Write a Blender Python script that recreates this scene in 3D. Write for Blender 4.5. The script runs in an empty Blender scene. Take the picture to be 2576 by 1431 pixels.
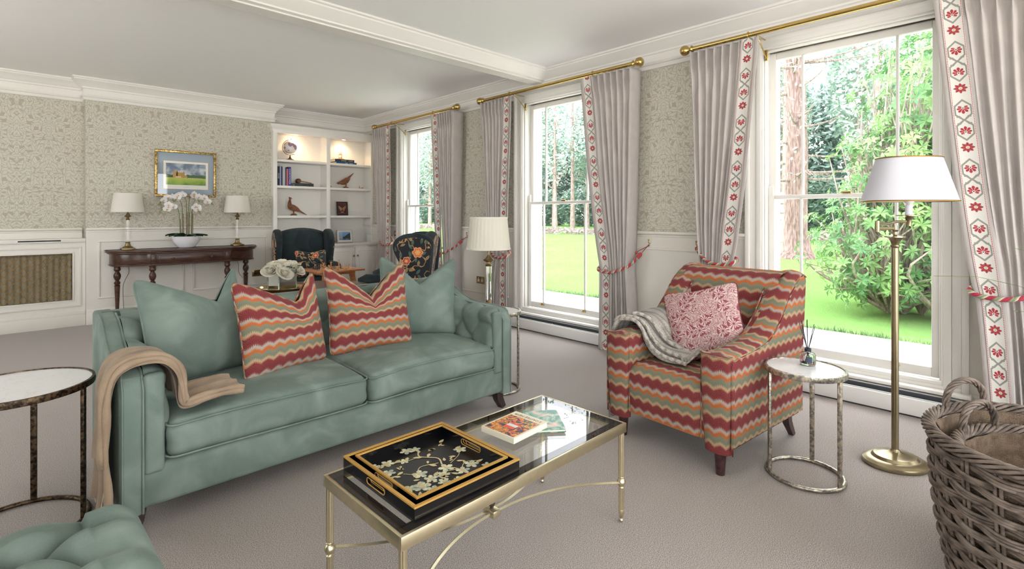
import bpy, bmesh, math, random
from mathutils import Vector, Matrix
R_ = random.Random(7)
PI = math.pi
SC = bpy.context.scene
COL = SC.collection
V = Vector
rad = math.radians

# ------------------------------------------------------------------ node helper
class X:
    """a float socket with arithmetic"""
    def __init__(s, g, sock): s.g = g; s.k = sock
    def _m(s, op, *a, clamp=False): return s.g.math(op, s, *a, clamp=clamp)
    def __add__(s, o): return s._m('ADD', o)
    __radd__ = __add__
    def __sub__(s, o): return s._m('SUBTRACT', o)
    def __rsub__(s, o): return s.g.math('SUBTRACT', o, s)
    def __mul__(s, o): return s._m('MULTIPLY', o)
    __rmul__ = __mul__
    def __truediv__(s, o): return s._m('DIVIDE', o)
    def __neg__(s): return s * -1
    def abs(s): return s._m('ABSOLUTE')
    def sin(s): return s._m('SINE')
    def cos(s): return s._m('COSINE')
    def fr(s): return s._m('FRACT')
    def floor(s): return s._m('FLOOR')
    def min(s, o): return s._m('MINIMUM', o)
    def max(s, o): return s._m('MAXIMUM', o)
    def lt(s, o): return s._m('LESS_THAN', o)
    def gt(s, o): return s._m('GREATER_THAN', o)
    def sqrt(s): return s._m('SQRT')
    def pow(s, o): return s._m('POWER', o)
    def atan2(s, o): return s._m('ARCTAN2', o)
    def pp(s, o): return s._m('PINGPONG', o)
    def step(s, a, b):            # smooth 0..1 between a and b
        n = s.g.n('ShaderNodeMapRange', interpolation_type='SMOOTHSTEP')
        s.g.put(n.inputs[0], s); s.g.put(n.inputs[1], a); s.g.put(n.inputs[2], b)
        return X(s.g, n.outputs[0])

class G:
    def __init__(s, name):
        s.m = bpy.data.materials.new(name); s.m.use_nodes = True
        s.t = s.m.node_tree; s.N = s.t.nodes
        s.b = s.N['Principled BSDF']; s.out = s.N['Material Output']
        s._c = {}
    def n(s, ty, **kw):
        x = s.N.new(ty)
        for k, v in kw.items(): setattr(x, k, v)
        return x
    def put(s, inp, v):
        if isinstance(v, X): s.t.links.new(v.k, inp)
        elif isinstance(v, bpy.types.NodeSocket): s.t.links.new(v, inp)
        elif isinstance(v, (tuple, list)) and len(v) == 3 and inp.type == 'RGBA': inp.default_value = (*v, 1)
        else: inp.default_value = v
    def math(s, op, *a, clamp=False):
        n = s.n('ShaderNodeMath', operation=op, use_clamp=clamp)
        for i, v in enumerate(a): s.put(n.inputs[i], v)
        return X(s, n.outputs[0])
    def coord(s, kind='Object'):
        if kind not in s._c:
            tc = s._c.get('tc') or s.n('ShaderNodeTexCoord'); s._c['tc'] = tc
            s._c[kind] = tc.outputs[kind]
        return s._c[kind]
    def xyz(s, kind='Object', vec=None):
        sp = s.n('ShaderNodeSeparateXYZ'); s.put(sp.inputs[0], vec or s.coord(kind))
        return [X(s, o) for o in sp.outputs]
    def comb(s, x, y, z=0.0):
        c = s.n('ShaderNodeCombineXYZ')
        for i, v in enumerate((x, y, z)): s.put(c.inputs[i], v)
        return c.outputs[0]
    def scale(s, vec, sc):
        m = s.n('ShaderNodeMapping'); s.put(m.inputs[0], vec)
        m.inputs['Scale'].default_value = sc if isinstance(sc, tuple) else (sc,)*3
        return m.outputs[0]
    def noise(s, sc=5, det=3, vec=None, rough=.5, dist=0.0, col=False):
        n = s.n('ShaderNodeTexNoise'); s.put(n.inputs['Vector'], vec or s.coord())
        n.inputs['Scale'].default_value = sc; n.inputs['Detail'].default_value = det
        n.inputs['Roughness'].default_value = rough; n.inputs['Distortion'].default_value = dist
        return n.outputs['Color'] if col else X(s, n.outputs[0])
    def vor(s, sc=5, vec=None, feature='F1', rnd=1.0):
        n = s.n('ShaderNodeTexVoronoi', feature=feature); s.put(n.inputs['Vector'], vec or s.coord())
        n.inputs['Scale'].default_value = sc; n.inputs['Randomness'].default_value = rnd
        return n
    def mix(s, f, a, b):
        n = s.n('ShaderNodeMix', data_type='RGBA')
        s.put(n.inputs[0], f); s.put(n.inputs[6], a); s.put(n.inputs[7], b)
        return n.outputs[2]
    def ramp(s, f, stops, mode='LINEAR'):
        n = s.n('ShaderNodeValToRGB'); s.put(n.inputs[0], f); e = n.color_ramp
        e.interpolation = mode
        while len(e.elements) < len(stops): e.elements.new(0.5)
        for el, (p, c) in zip(e.elements, stops):
            el.position = p; el.color = (*c, 1) if len(c) == 3 else c
        return n.outputs[0]
    def bump(s, h, st=.3, dist=.005):
        n = s.n('ShaderNodeBump'); s.put(n.inputs['Height'], h)
        n.inputs['Strength'].default_value = st; n.inputs['Distance'].default_value = dist
        if s.b.inputs['Normal'].is_linked: s.t.links.new(s.b.inputs['Normal'].links[0].from_socket, n.inputs['Normal'])
        s.t.links.new(n.outputs[0], s.b.inputs['Normal'])
    def set(s, col=None, rough=None, metal=None, **kw):
        if col is not None: s.put(s.b.inputs['Base Color'], col)
        if rough is not None: s.put(s.b.inputs['Roughness'], rough)
        if metal is not None: s.put(s.b.inputs['Metallic'], metal)
        for k, v in kw.items(): s.put(s.b.inputs[k.replace('_', ' ')], v)
        return s

def srgb(h, g=None, b=None):
    if g is not None: c = (h, g, b)
    else: c = tuple(int(h[i:i+2], 16) for i in (0, 2, 4))
    return tuple((v/255/12.92) if v/255 <= .04045 else ((v/255+.055)/1.055)**2.4 for v in c)

MATS = {}
def mat(f):
    def w(*a):
        k = (f.__name__,)+a
        if k not in MATS: MATS[k] = f(*a)
        return MATS[k]
    return w

# ------------------------------------------------------------------ mesh builder
class MB:
    def __init__(s):
        s.bm = bmesh.new(); s.uv = s.bm.loops.layers.uv.new('UVMap'); s.done = set()
        s.flag = s.bm.faces.layers.int.new('hasuv')
    def _new(s, n0, f0, M=None, mi=0):
        s.bm.verts.ensure_lookup_table(); s.bm.faces.ensure_lookup_table()
        if M is not None:
            for v in s.bm.verts[n0:]: v.co = M @ v.co
            if M.determinant() < 0:
                for f in s.bm.faces[f0:]: f.normal_flip()
        if mi:
            for f in s.bm.faces[f0:]: f.material_index = mi
    def box(s, x0, x1, y0, y1, z0, z1, bev=0, seg=2, M=None, mi=0, ver=False):
        s.nb = (getattr(s, 'nb', 0)+1) % 9; k = s.nb*3.5e-5       # no two boxes share a plane exactly
        if min(x1-x0, y1-y0, z1-z0) > .002: x0 += k; x1 -= k; y0 += k; y1 -= k; z0 += k; z1 -= k
        n0, f0 = len(s.bm.verts), len(s.bm.faces)
        vs = [s.bm.verts.new((x, y, z)) for x in (x0, x1) for y in (y0, y1) for z in (z0, z1)]
        fs = [s.bm.faces.new([vs[i] for i in q]) for q in ((0,1,3,2),(4,6,7,5),(0,4,5,1),(2,3,7,6),(0,2,6,4),(1,5,7,3))]
        if bev:
            es = set()
            for f in fs:
                for e in f.edges:
                    if ver:
                        d = e.verts[0].co-e.verts[1].co
                        if abs(d.z) < 1e-6: continue
                    es.add(e)
            bmesh.ops.bevel(s.bm, geom=list(es), offset=bev, segments=seg, affect='EDGES', profile=.5)
        s._new(n0, f0, M, mi); return s
    def poly(s, pts, M=None, mi=0):
        n0, f0 = len(s.bm.verts), len(s.bm.faces)
        s.bm.faces.new([s.bm.verts.new(p) for p in pts]); s._new(n0, f0, M, mi); return s
    def prism(s, pts, a, b, axis='z', bev=0, seg=2, M=None, mi=0):
        """pts 2d outline; axis z:(x,y) x:(y,z) y:(x,z)"""
        n0, f0 = len(s.bm.verts), len(s.bm.faces)
        def P(p, h):
            return {'z': (p[0], p[1], h), 'x': (h, p[0], p[1]), 'y': (p[0], h, p[1])}[axis]
        A = [s.bm.verts.new(P(p, a)) for p in pts]; Bv = [s.bm.verts.new(P(p, b)) for p in pts]
        n = len(pts); fs = []
        c1 = s.bm.faces.new(A); c2 = s.bm.faces.new(Bv[::-1])
        for i in range(n): fs.append(s.bm.faces.new((A[i], Bv[i], Bv[(i+1) % n], A[(i+1) % n])))
        bmesh.ops.recalc_face_normals(s.bm, faces=[c1, c2]+fs)
        if bev:
            es = list(c1.edges)+list(c2.edges)
            bmesh.ops.bevel(s.bm, geom=es, offset=bev, segments=seg, affect='EDGES', profile=.5)
        s._new(n0, f0, M, mi); return s
    def grid(s, fn, nu, nv, cu=False, cv=False, uvf=None, M=None, mi=0, capu=False, capv=False):
        n0, f0 = len(s.bm.verts), len(s.bm.faces)
        U = nu if cu else nu+1; W = nv if cv else nv+1
        g = [[s.bm.verts.new(fn(i/nu, j/nv)) for j in range(W)] for i in range(U)]
        for i in range(nu):
            for j in range(nv):
                q = (g[i][j], g[(i+1) % U][j], g[(i+1) % U][(j+1) % W], g[i][(j+1) % W])
                try: f = s.bm.faces.new(q)
                except ValueError: continue
                if uvf:
                    f[s.flag] = 1
                    for l, (a, b) in zip(f.loops, ((i, j), (i+1, j), (i+1, j+1), (i, j+1))): l[s.uv].uv = uvf(a/nu, b/nv)
        if capv and cu:
            for j, rev in ((0, True), (W-1, False)):
                r = [g[i][j] for i in range(U)]
                try: s.bm.faces.new(r[::-1] if rev else r)
                except ValueError: pass
        s._new(n0, f0, M, mi); return s
    def lathe(s, prof, c=(0,0,0), seg=24, M=None, mi=0, cap=True, sx=1, sy=1):
        T = Matrix.Translation(c)
        if M is not None: T = M @ T
        n = len(prof)-1
        def f(u, v):
            r, z = prof[round(v*n)]; a = 2*PI*u
            return (r*math.cos(a)*sx, r*math.sin(a)*sy, z)
        s.grid(f, seg, n, cu=True, M=T, mi=mi, capv=cap); return s
    def tube(s, pts, r, seg=8, closed=False, cap=True, mi=0, M=None, flat=1.0, up=None):
        pts = [V(p) for p in pts]; n = len(pts)
        rs = r if isinstance(r, (list, tuple)) else [r]*n
        tg = []
        for i in range(n):
            a = pts[(i-1) % n] if (closed or i > 0) else pts[i]; b = pts[(i+1) % n] if (closed or i < n-1) else pts[i]
            t = (b-a); tg.append(t.normalized() if t.length > 1e-9 else V((0,0,1)))
        u = V(up) if up else (V((0,0,1)) if abs(tg[0].z) < .9 else V((1,0,0)))
        nrm = (u-tg[0]*u.dot(tg[0])).normalized(); fr = []
        for i in range(n):
            nrm = nrm-tg[i]*nrm.dot(tg[i])
            nrm = nrm.normalized() if nrm.length > 1e-6 else tg[i].orthogonal().normalized()
            fr.append((nrm.copy(), tg[i].cross(nrm)))
        n0, f0 = len(s.bm.verts), len(s.bm.faces)
        rings = []
        for i in range(n):
            a, b = fr[i]
            rings.append([s.bm.verts.new(pts[i]+(a*math.cos(2*PI*k/seg)*flat+b*math.sin(2*PI*k/seg))*rs[i]) for k in range(seg)])
        for i in range(n if closed else n-1):
            A, Bq = rings[i], rings[(i+1) % n]
            for k in range(seg): s.bm.faces.new((A[k], A[(k+1) % seg], Bq[(k+1) % seg], Bq[k]))
        if cap and not closed and seg > 2:
            s.bm.faces.new(rings[0][::-1]); s.bm.faces.new(rings[-1])
        s._new(n0, f0, M, mi); return s
    def cyl(s, a, b, r, r2=None, seg=16, mi=0, M=None):
        return s.tube([a, b], [r, r if r2 is None else r2], seg, mi=mi, M=M)
    def sphere(s, c, r, seg=16, rings=10, M=None, mi=0):
        r = r if isinstance(r, (tuple, list)) else (r, r, r)
        n0, f0 = len(s.bm.verts), len(s.bm.faces)
        bmesh.ops.create_uvsphere(s.bm, u_segments=seg, v_segments=rings, radius=1, matrix=Matrix.Translation(c) @ Matrix.Diagonal((*r, 1)))
        s._new(n0, f0, M, mi); return s
    def soft(s, c, h, r, n=10, fn=None, M=None, mi=0):
        """rounded box, centre c, half sizes h, corner radius r; fn(p, unit)->p reshapes"""
        def seq(hh):
            k = min(r/hh, .999); out = []
            m = 4
            for i in range(m+1): out.append(-1+k*(i/m))
            for i in range(1, n): out.append(-1+k+(2-2*k)*i/n)
            for i in range(m+1): out.append(1-k+k*(i/m))
            return out
        S = [seq(x) for x in h]; vd = {}
        n0, f0 = len(s.bm.verts), len(s.bm.faces)
        def vert(p):
            key = tuple(round(q, 5) for q in p)
            if key not in vd:
                q = V(p[i]*h[i] for i in range(3))
                inn = V(max(-(h[i]-r), min(h[i]-r, q[i])) for i in range(3))
                d = q-inn
                o = inn+d.normalized()*r if d.length > 1e-9 else inn
                if fn: o = V(fn(o, p))
                vd[key] = s.bm.verts.new(o+V(c))
            return vd[key]
        for ax in range(3):
            a, b = (ax+1) % 3, (ax+2) % 3
            for sg in (-1, 1):
                for i in range(len(S[a])-1):
                    for j in range(len(S[b])-1):
                        q = []
                        for (ia, ib) in ((i, j), (i+1, j), (i+1, j+1), (i, j+1)):
                            p = [0, 0, 0]; p[ax] = sg; p[a] = S[a][ia]; p[b] = S[b][ib]; q.append(vert(p))
                        if sg < 0: q = q[::-1]
                        if len(set(q)) == 4:
                            try: s.bm.faces.new(q)
                            except ValueError: pass
        s._new(n0, f0, M, mi); return s
    def sweep(s, prof, path, closed=False, mi=0):
        """profile (out, z), ccw seen with room on the left of path; mitred"""
        n = len(path); P = [V((p[0], p[1])) for p in path]; offs = []
        for i in range(n):
            def nr(a, b):
                d = (b-a).normalized(); return V((-d.y, d.x))
            if closed or 0 < i < n-1:
                n1, n2 = nr(P[i-1], P[i]), nr(P[i], P[(i+1) % n])
                m = (n1+n2); m = m/max(.2, m.dot(n1)) if m.length > 1e-6 else n1
            elif i == 0: m = nr(P[0], P[1])
            else: m = nr(P[-2], P[-1])
            offs.append(m)
        k = len(prof); n0, f0 = len(s.bm.verts), len(s.bm.faces); rg = []
        for i in range(n):
            rg.append([s.bm.verts.new((P[i].x+offs[i].x*o, P[i].y+offs[i].y*o, z)) for o, z in prof])
        fs = []
        for i in range(n if closed else n-1):
            A, Bq = rg[i], rg[(i+1) % n]
            for j in range(k): fs.append(s.bm.faces.new((A[j], A[(j+1) % k], Bq[(j+1) % k], Bq[j])))
        if not closed: fs.append(s.bm.faces.new(rg[0])); fs.append(s.bm.faces.new(rg[-1][::-1]))
        bmesh.ops.recalc_face_normals(s.bm, faces=fs)
        s._new(n0, f0, None, mi); return s
    def text(s, txt, size, M, depth=.0006, mi=0, align='CENTER', sx=1.0, font=None):
        cu = bpy.data.curves.new('lettering', 'FONT'); cu.body = txt; cu.size = size; cu.extrude = depth
        cu.align_x = align; cu.align_y = 'CENTER'; cu.resolution_u = 2
        o = bpy.data.objects.new('lettering', cu); me = bpy.data.meshes.new_from_object(o)
        n0, f0 = len(s.bm.verts), len(s.bm.faces)
        s.bm.from_mesh(me); s.uv = s.bm.loops.layers.uv.active
        s._new(n0, f0, M @ Matrix.Diagonal((sx, 1, 1, 1)), 0)
        for f in s.bm.faces[f0:]: f.material_index = mi
        bpy.data.objects.remove(o); bpy.data.curves.remove(cu); bpy.data.meshes.remove(me)
        return s
    def build(s, name, mats, parent=None, smooth=35, loc=None, rot=None, sub=0):
        bm = s.bm; uv = bm.loops.layers.uv['UVMap']; bm.normal_update()
        for f in bm.faces:
            if f[s.flag]: continue
            n = f.normal; ax = max(range(3), key=lambda i: abs(n[i]))
            for l in f.loops:
                c = l.vert.co
                l[uv].uv = {0: (c.y, c.z), 1: (c.x, c.z), 2: (c.x, c.y)}[ax]
        me = bpy.data.meshes.new(name); bm.to_mesh(me); bm.free()
        for m in (mats if isinstance(mats, (list, tuple)) else [mats]): me.materials.append(m)
        if smooth:
            me.polygons.foreach_set('use_smooth', [True]*len(me.polygons))
            if smooth < 180: me.set_sharp_from_angle(angle=rad(smooth))
        o = bpy.data.objects.new(name, me); COL.objects.link(o)
        if parent: o.parent = parent
        if loc: o.location = loc
        if rot is not None: o.rotation_euler = (0, 0, rot) if isinstance(rot, (int, float)) else rot
        if sub:
            md = o.modifiers.new('s', 'SUBSURF'); md.levels = sub; md.render_levels = sub
        return o

def tag(o, label, cat, group=None, kind=None):
    o['label'] = label; o['category'] = cat
    if group: o['group'] = group
    if kind: o['kind'] = kind
    return o
def thing(name, label, cat, loc=(0,0,0), rz=0, group=None):
    o = bpy.data.objects.new(name, None); COL.objects.link(o); o.empty_display_size = .1
    o.location = loc; o.rotation_euler = (0, 0, rz)
    return tag(o, label, cat, group)
def struct(o, label=None):
    o['kind'] = 'structure'
    if label: o['label'] = label
    return o
def copy_tree(o, parent=None):
    c = o.copy(); COL.objects.link(c); c.parent = parent
    for ch in list(o.children): copy_tree(ch, c)
    return c
def dup(o, loc, rz=None, label=None, group=None, scale=None):
    c = copy_tree(o); c.location = loc
    if rz is not None: c.rotation_euler = (0, 0, rz)
    if label: c['label'] = label
    if group: c['group'] = group
    if scale: c.scale = (scale,)*3
    return c
def RZ(a): return Matrix.Rotation(a, 4, 'Z')
def RX(a): return Matrix.Rotation(a, 4, 'X')
def RY(a): return Matrix.Rotation(a, 4, 'Y')
def T(x, y, z): return Matrix.Translation((x, y, z))
def lerp(a, b, t): return a+(b-a)*t
def sst(a, b, x):
    t = max(0, min(1, (x-a)/(b-a))); return t*t*(3-2*t)
def spline(pts, n=8, closed=False):
    P = [V(p) for p in pts]; out = []; m = len(P)
    for i in range(m if closed else m-1):
        p0 = P[(i-1) % m] if closed or i > 0 else P[0]*2-P[1]
        p1, p2 = P[i], P[(i+1) % m]
        p3 = P[(i+2) % m] if closed or i+2 < m else p2*2-p1
        for k in range(n):
            t = k/n
            out.append(.5*((2*p1)+(p2-p0)*t+(2*p0-5*p1+4*p2-p3)*t*t+(3*p1-p0-3*p2+p3)*t**3))
    if not closed: out.append(P[-1])
    return out
SKY_STRENGTH = 3.0; SUN_ENERGY = 1.2; EXPOSURE = 1.32
# ------------------------------------------------------------------ materials
@mat
def paint(hexc, rough=.5):
    g = G('paint_'+hexc); g.set(srgb(hexc), rough); g.bump(g.noise(60, 2), .04, .002); return g.m
@mat
def plain(name, hexc, rough=.5, metal=0.0):
    g = G(name); g.set(srgb(hexc), rough, metal); return g.m
@mat
def wallpaper():
    g = G('leafy_wallpaper'); x, y, z = g.xyz()
    h = x*1.0 + y*1.0
    # a mirrored repeat, so the trailing leaves read as a woven damask-like design
    hm = (h*1.0).pp(.27)
    base = g.comb(hm, z*1.0, 0.0)
    wob = g.noise(5, 1, base)
    gr, lt = srgb('b5ac9c'), srgb('d2cfc2'); c = gr; H = None
    def leaf(c, H, sc, off, ln, wd, ang):
        vec = g.comb(hm*1.0+off, z+off*1.7+wob*.03, 0.0)
        vn = g.vor(sc, vec); vn.voronoi_dimensions = '2D'
        px, py, _ = g.xyz(vec=vn.outputs['Position'])
        vx, vy, _ = g.xyz(vec=vec)
        rx, ry, _ = g.xyz(vec=vn.outputs['Color'])
        dx = vx-px; dy = vy-py
        a = rx*2.4+ang
        lx = dx*a.cos()+dy*a.sin(); ly = dy*a.cos()-dx*a.sin()+lx*lx*4.0
        t = (lx/ln); w = (1-t*t)*wd
        inn = (w-ly.abs()).step(0, .001); out = (w+.0042-ly.abs()).gt(0)*t.abs().lt(1.15)
        vein = (ly.abs()-.0008).step(0, .001)
        c = g.mix(out, c, gr); c = g.mix(inn*(.35+vein*.65), c, lt)
        return c
    for a_ in ((11, 0.0, .062, .019, .4), (12, 3.1, .058, .017, 1.6), (15, 7.3, .045, .012, .9), (14, 5.7, .05, .014, 2.3), (16, 9.1, .042, .011, 3.0)): c = leaf(c, H, *a_)
    m = wob
    g.set(c, .75); g.bump(m, .15, .0015); return g.m
@mat
def carpet():
    g = G('cut_pile_carpet'); n1 = g.noise(310, 2); n2 = g.noise(2.2, 3); n3 = g.noise(500, 1)
    c = g.mix(n1.step(.3, .7), srgb('665d57'), srgb('cabfb8'))
    c2 = g.mix(n2.step(.3, .75)*.35, c, srgb('a0968e'))
    g.set(c2, .95); g.put(g.b.inputs['Sheen Weight'], .2)
    g.bump(n1, .22, .004); return g.m
@mat
def velvet(name, dark, light, sheen=.5):
    g = G(name); n = g.noise(5, 3, dist=.6).step(.35, .75)
    w = g.scale(g.coord(), (1, 1, 1)); f = g.noise(260, 2)
    c = g.mix(n*.75, srgb(dark), srgb(light)); c = g.mix(f*.35, c, srgb(light))
    g.set(c, .85); g.put(g.b.inputs['Sheen Weight'], sheen); g.b.inputs['Sheen Roughness'].default_value = .35
    g.b.inputs['Sheen Tint'].default_value = (*srgb(light), 1)
    g.bump(f, .12, .001); return g.m
@mat
def cloth(name, hexc, hex2, sc=300.0, st=.15):
    g = G(name); x, y, z = g.xyz('UV'); n = g.noise(9, 3); w = (x*sc*3).sin()*(y*sc*3).sin()
    f = g.noise(sc, 2)
    g.set(g.mix(n.step(.3, .7)*.5+f*.3, srgb(hexc), srgb(hex2)), .9); g.put(g.b.inputs['Sheen Weight'], .15)
    g.bump(w*.5+f, st, .001); return g.m
@mat
def flame():
    """flame-stitch stripes, uv in metres"""
    g = G('flame_stitch_fabric'); u, v, _ = g.xyz('UV')
    P = .062
    lo = ((u/P).fr()-.5).abs()*2                       # 0 middle .. 1
    wav = (lo*.7+lo*lo*.3)*.017
    fan = ((u/P).fr()-.5)*P
    saw = (((u+fan*(((v+wav)/.0355).fr()-.5)*.9)/.0062).fr()-.5).abs()*.026
    n = g.noise(14, 2, g.coord('UV'))*.012
    vv = ((v+wav+saw+n)/.142).fr()
    vs = ((v-wav*.6+saw+n)/.142).fr()
    c = g.ramp(vv, [(0, srgb('701f23')), (.29, srgb('7a292d')), (.30, srgb('b98f68')), (.41, srgb('a8977a')), (.42, srgb('6d715d')), (.64, srgb('777a66')), (.65, srgb('b3571c')), (.78, srgb('b86227')), (.79, srgb('a39e94')), (.91, srgb('9f958a')), (.92, srgb('7d2b31'))])
    f = g.noise(420, 2, g.coord('UV'))
    c = g.mix(f.step(.4, .75)*.18, c, srgb('c9beae'))
    g.set(c, .95); g.put(g.b.inputs['Sheen Weight'], .04); g.put(g.b.inputs['Specular IOR Level'], .2); g.bump(f, .35, .0015); return g.m
def flower(g, u, v, cx, cy, n, r, inner=.22, asym=0.0):
    dx = u-cx; dy = v-cy
    rr = (dx*dx+dy*dy).sqrt()/r; a = dy.atan2(dx)
    pet = (a*n).cos().abs()
    return (rr-(.45+pet*.55)).lt(0)*rr.gt(inner), rr
@mat
def border_trim():
    """embroidered border: u across 0..1, v in multiples of the width"""
    g = G('embroidered_border'); u, v, _ = g.xyz('UV')
    base = srgb('d9d6cf'); red = srgb('a8383f'); grey = srgb('8f8f87')
    x = (u-.5)*1.0; q = (v/3.9).fr()*3.9               # one repeat: palmette, palmette, rosette
    c = base
    def put(m, col, c): return g.mix(m, c, col)
    def pal(cy, sgn, c):
        y = (q-cy)*sgn
        hx = (x.abs()/.37).max((x.abs()*.62+y.abs()*.60)/.40)
        c = put((hx-1).abs().lt(.105), grey, c)
        dx = x; dy = y+.14
        a = dx.atan2(dy); rr = (dx*dx+dy*dy).sqrt()
        fan = ((a*4.5).cos().abs()*.10+.23)
        m = (rr-fan*(1.15-a.abs()*.18)).lt(0)*((a*4.5).cos().abs().gt(.25)).max(rr.lt(.1))*(a.abs()).lt(2.6)
        c = put(m, red, c)
        c = put(rr.lt(.075), srgb('e6e2d8'), c); c = put(rr.lt(.04), srgb('4a4a48'), c)
        return c
    c = pal(.75, 1, c); c = pal(2.05, -1, c)
    m, rr = flower(g, x, q, 0.0, 3.2, 4, .33, .3)
    c = put(m, red, c); m2, _ = flower(g, x*.924+(q-3.2)*.38, (q-3.2)*.924-x*.38, 0.0, 0.0, 4, .26, .35)
    c = put(m2*(1-m), grey, c)
    c = put(rr.lt(.2), srgb('c9b58e'), c)
    for yy in (1.4,):                                   # crossing tendrils with dots
        d = ((x.abs()-(q-yy).abs()*.75).abs()).lt(.03)*(q-yy).abs().lt(.3)
        c = put(d, grey, c)
        for oy in (-.22, .22):
            e = ((x.abs()-.3)*(x.abs()-.3)+(q-yy-oy)*(q-yy-oy)).sqrt().lt(.045); c = put(e, grey, c)
    dash = (x.abs()-.455).abs().lt(.018)*((v/.11).fr()).lt(.62)
    c = put(dash, srgb('b5394a'), c)
    f = g.noise(300, 1, g.coord('UV'))
    g.set(c, .9); g.bump(f, .1, .001); return g.m
@mat
def marigold():
    g = G('printed_floral_linen'); u, v, _ = g.xyz('UV'); uv = g.coord('UV')
    red = srgb('8a4450'); cr = srgb('cdb3ae')
    n = g.noise(7, 2, uv, dist=1.2)
    vn = g.vor(9, uv); vn.voronoi_dimensions = '2D'
    px, py, _ = g.xyz(vec=vn.outputs['Position']); dx = u-px; dy = v-py
    rr = (dx*dx+dy*dy).sqrt(); a = dy.atan2(dx)
    rays = ((a*11).sin()*.5+.5).lt(.7)*rr.gt(.007)*(rr-.032-(a*3).cos()*.012).lt(0)
    fine = (g.vor(95, g.scale(uv, (1, 1, 1)), 'DISTANCE_TO_EDGE'))
    fl = X(g, fine.outputs[0]).lt(.10)
    sw = ((n*44).fr()-.5).abs().lt(.22)
    m = (rays+(rr.gt(.036)*(sw.max(fl*(n*13).fr().gt(.4))))).min(1.0)
    g.set(g.mix(m, red, cr), .85); g.bump(g.noise(400, 1), .1, .001); return g.m
@mat
def floral():
    """dark ground with large embroidered blooms, uv in metres"""
    g = G('dark_floral_weave'); u, v, _ = g.xyz('UV'); uv = g.coord('UV')
    bg = srgb('15191f'); c = bg
    lf = g.vor(16, uv); lf.voronoi_dimensions = '2D'
    n = g.noise(6, 2, uv); st = ((n-.5).abs()).lt(.012)
    c = g.mix(st, c, srgb('b58a5a'))
    px, py, _ = g.xyz(vec=lf.outputs['Position']); k, k2, _ = g.xyz(vec=lf.outputs['Color'])
    dx = u-px; dy = v-py; a = k*6.28
    lx = dx*a.cos()+dy*a.sin(); ly = dy*a.cos()-dx*a.sin(); t = lx/.036
    leaf = (ly.abs()-(1-t*t)*.013).lt(0)*(ly.abs().gt(.0015))
    c = g.mix(leaf*k2.gt(.25), c, g.mix(k2.gt(.7), srgb('52685a'), srgb('a3895c')))
    vn = g.vor(5.0, uv, rnd=.75); vn.voronoi_dimensions = '2D'
    px, py, _ = g.xyz(vec=vn.outputs['Position']); k, k2, _ = g.xyz(vec=vn.outputs['Color'])
    dx = u-px; dy = v-py; rr = (dx*dx+dy*dy).sqrt(); a = dy.atan2(dx)
    R = ((a*3).cos().abs()*.016+.046)*(k2*.35+.7)
    ins = (rr-R).lt(0); c1 = g.mix(k.gt(.5), srgb('cf6a42'), srgb('9c2c37'))
    c = g.mix(ins, c, c1); c = g.mix((rr-R*.86).abs().lt(.003), c, srgb('e4b87c'))
    c = g.mix((rr-R*.55).lt(0), c, g.mix(k.gt(.5), srgb('e39a5b'), srgb('d56a4a'))); c = g.mix((rr-R*.3).lt(0), c, srgb('d8b56d'))
    g.set(c, .85); g.put(g.b.inputs['Sheen Weight'], .2); g.bump(g.noise(350, 1), .15, .001); return g.m
@mat
def wood(name, dark, light, rough=.4, sc=1.0):
    g = G(name); v = g.scale(g.coord(), (2*sc, 14*sc, 14*sc)); n = g.noise(3, 4, v, dist=.8)
    f = g.noise(30, 2, v)
    g.set(g.mix((n+f*.3-.15).step(.3, .75), srgb(dark), srgb(light)), rough); g.bump(f, .08, .001); return g.m
@mat
def metal(name, hexc, rough=.3, brushed=True):
    g = G(name); n = g.noise(40, 3); g.set(g.mix(n*.4, srgb(hexc), tuple(c*.55 for c in srgb(hexc))), rough, 1.0)
    return g.m
@mat
def mottled(name, a, b, rough=.4):
    g = G(name); n = g.noise(55, 4, rough=.65).step(.40, .62)
    g.set(g.mix(n, srgb(a), srgb(b)), rough, .85); g.bump(n, .2, .001); return g.m
@mat
def marble():
    g = G('white_stone_top'); n = g.noise(9, 4, dist=1.5); v = (n-.5).abs().step(0, .012)
    g.set(g.mix(v*.5+.5, srgb('cfcac3'), srgb('efeff0')), .25); return g.m
@mat
def thin_glass(name='window_glass', tint=(1, 1, 1), ior=.045, r=0.0):
    g = G(name); N = g.t
    tr = g.n('ShaderNodeBsdfTransparent'); tr.inputs[0].default_value = (*tint, 1)
    gl = g.n('ShaderNodeBsdfGlossy'); gl.inputs['Roughness'].default_value = r
    lw = g.n('ShaderNodeLayerWeight'); lw.inputs[0].default_value = .5
    F = X(g, lw.outputs['Facing']).pow(5.0)*(1-ior)+ior
    mx = g.n('ShaderNodeMixShader'); N.links.new(F.k, mx.inputs[0])
    N.links.new(tr.outputs[0], mx.inputs[1]); N.links.new(gl.outputs[0], mx.inputs[2])
    N.links.new(mx.outputs[0], g.out.inputs[0]); N.nodes.remove(g.b); return g.m
@mat
def glass(name, tint='ffffff', rough=0.0):
    g = G(name); g.set(srgb(tint), rough); g.b.inputs['Transmission Weight'].default_value = 1; g.b.inputs['IOR'].default_value = 1.45
    return g.m
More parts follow.
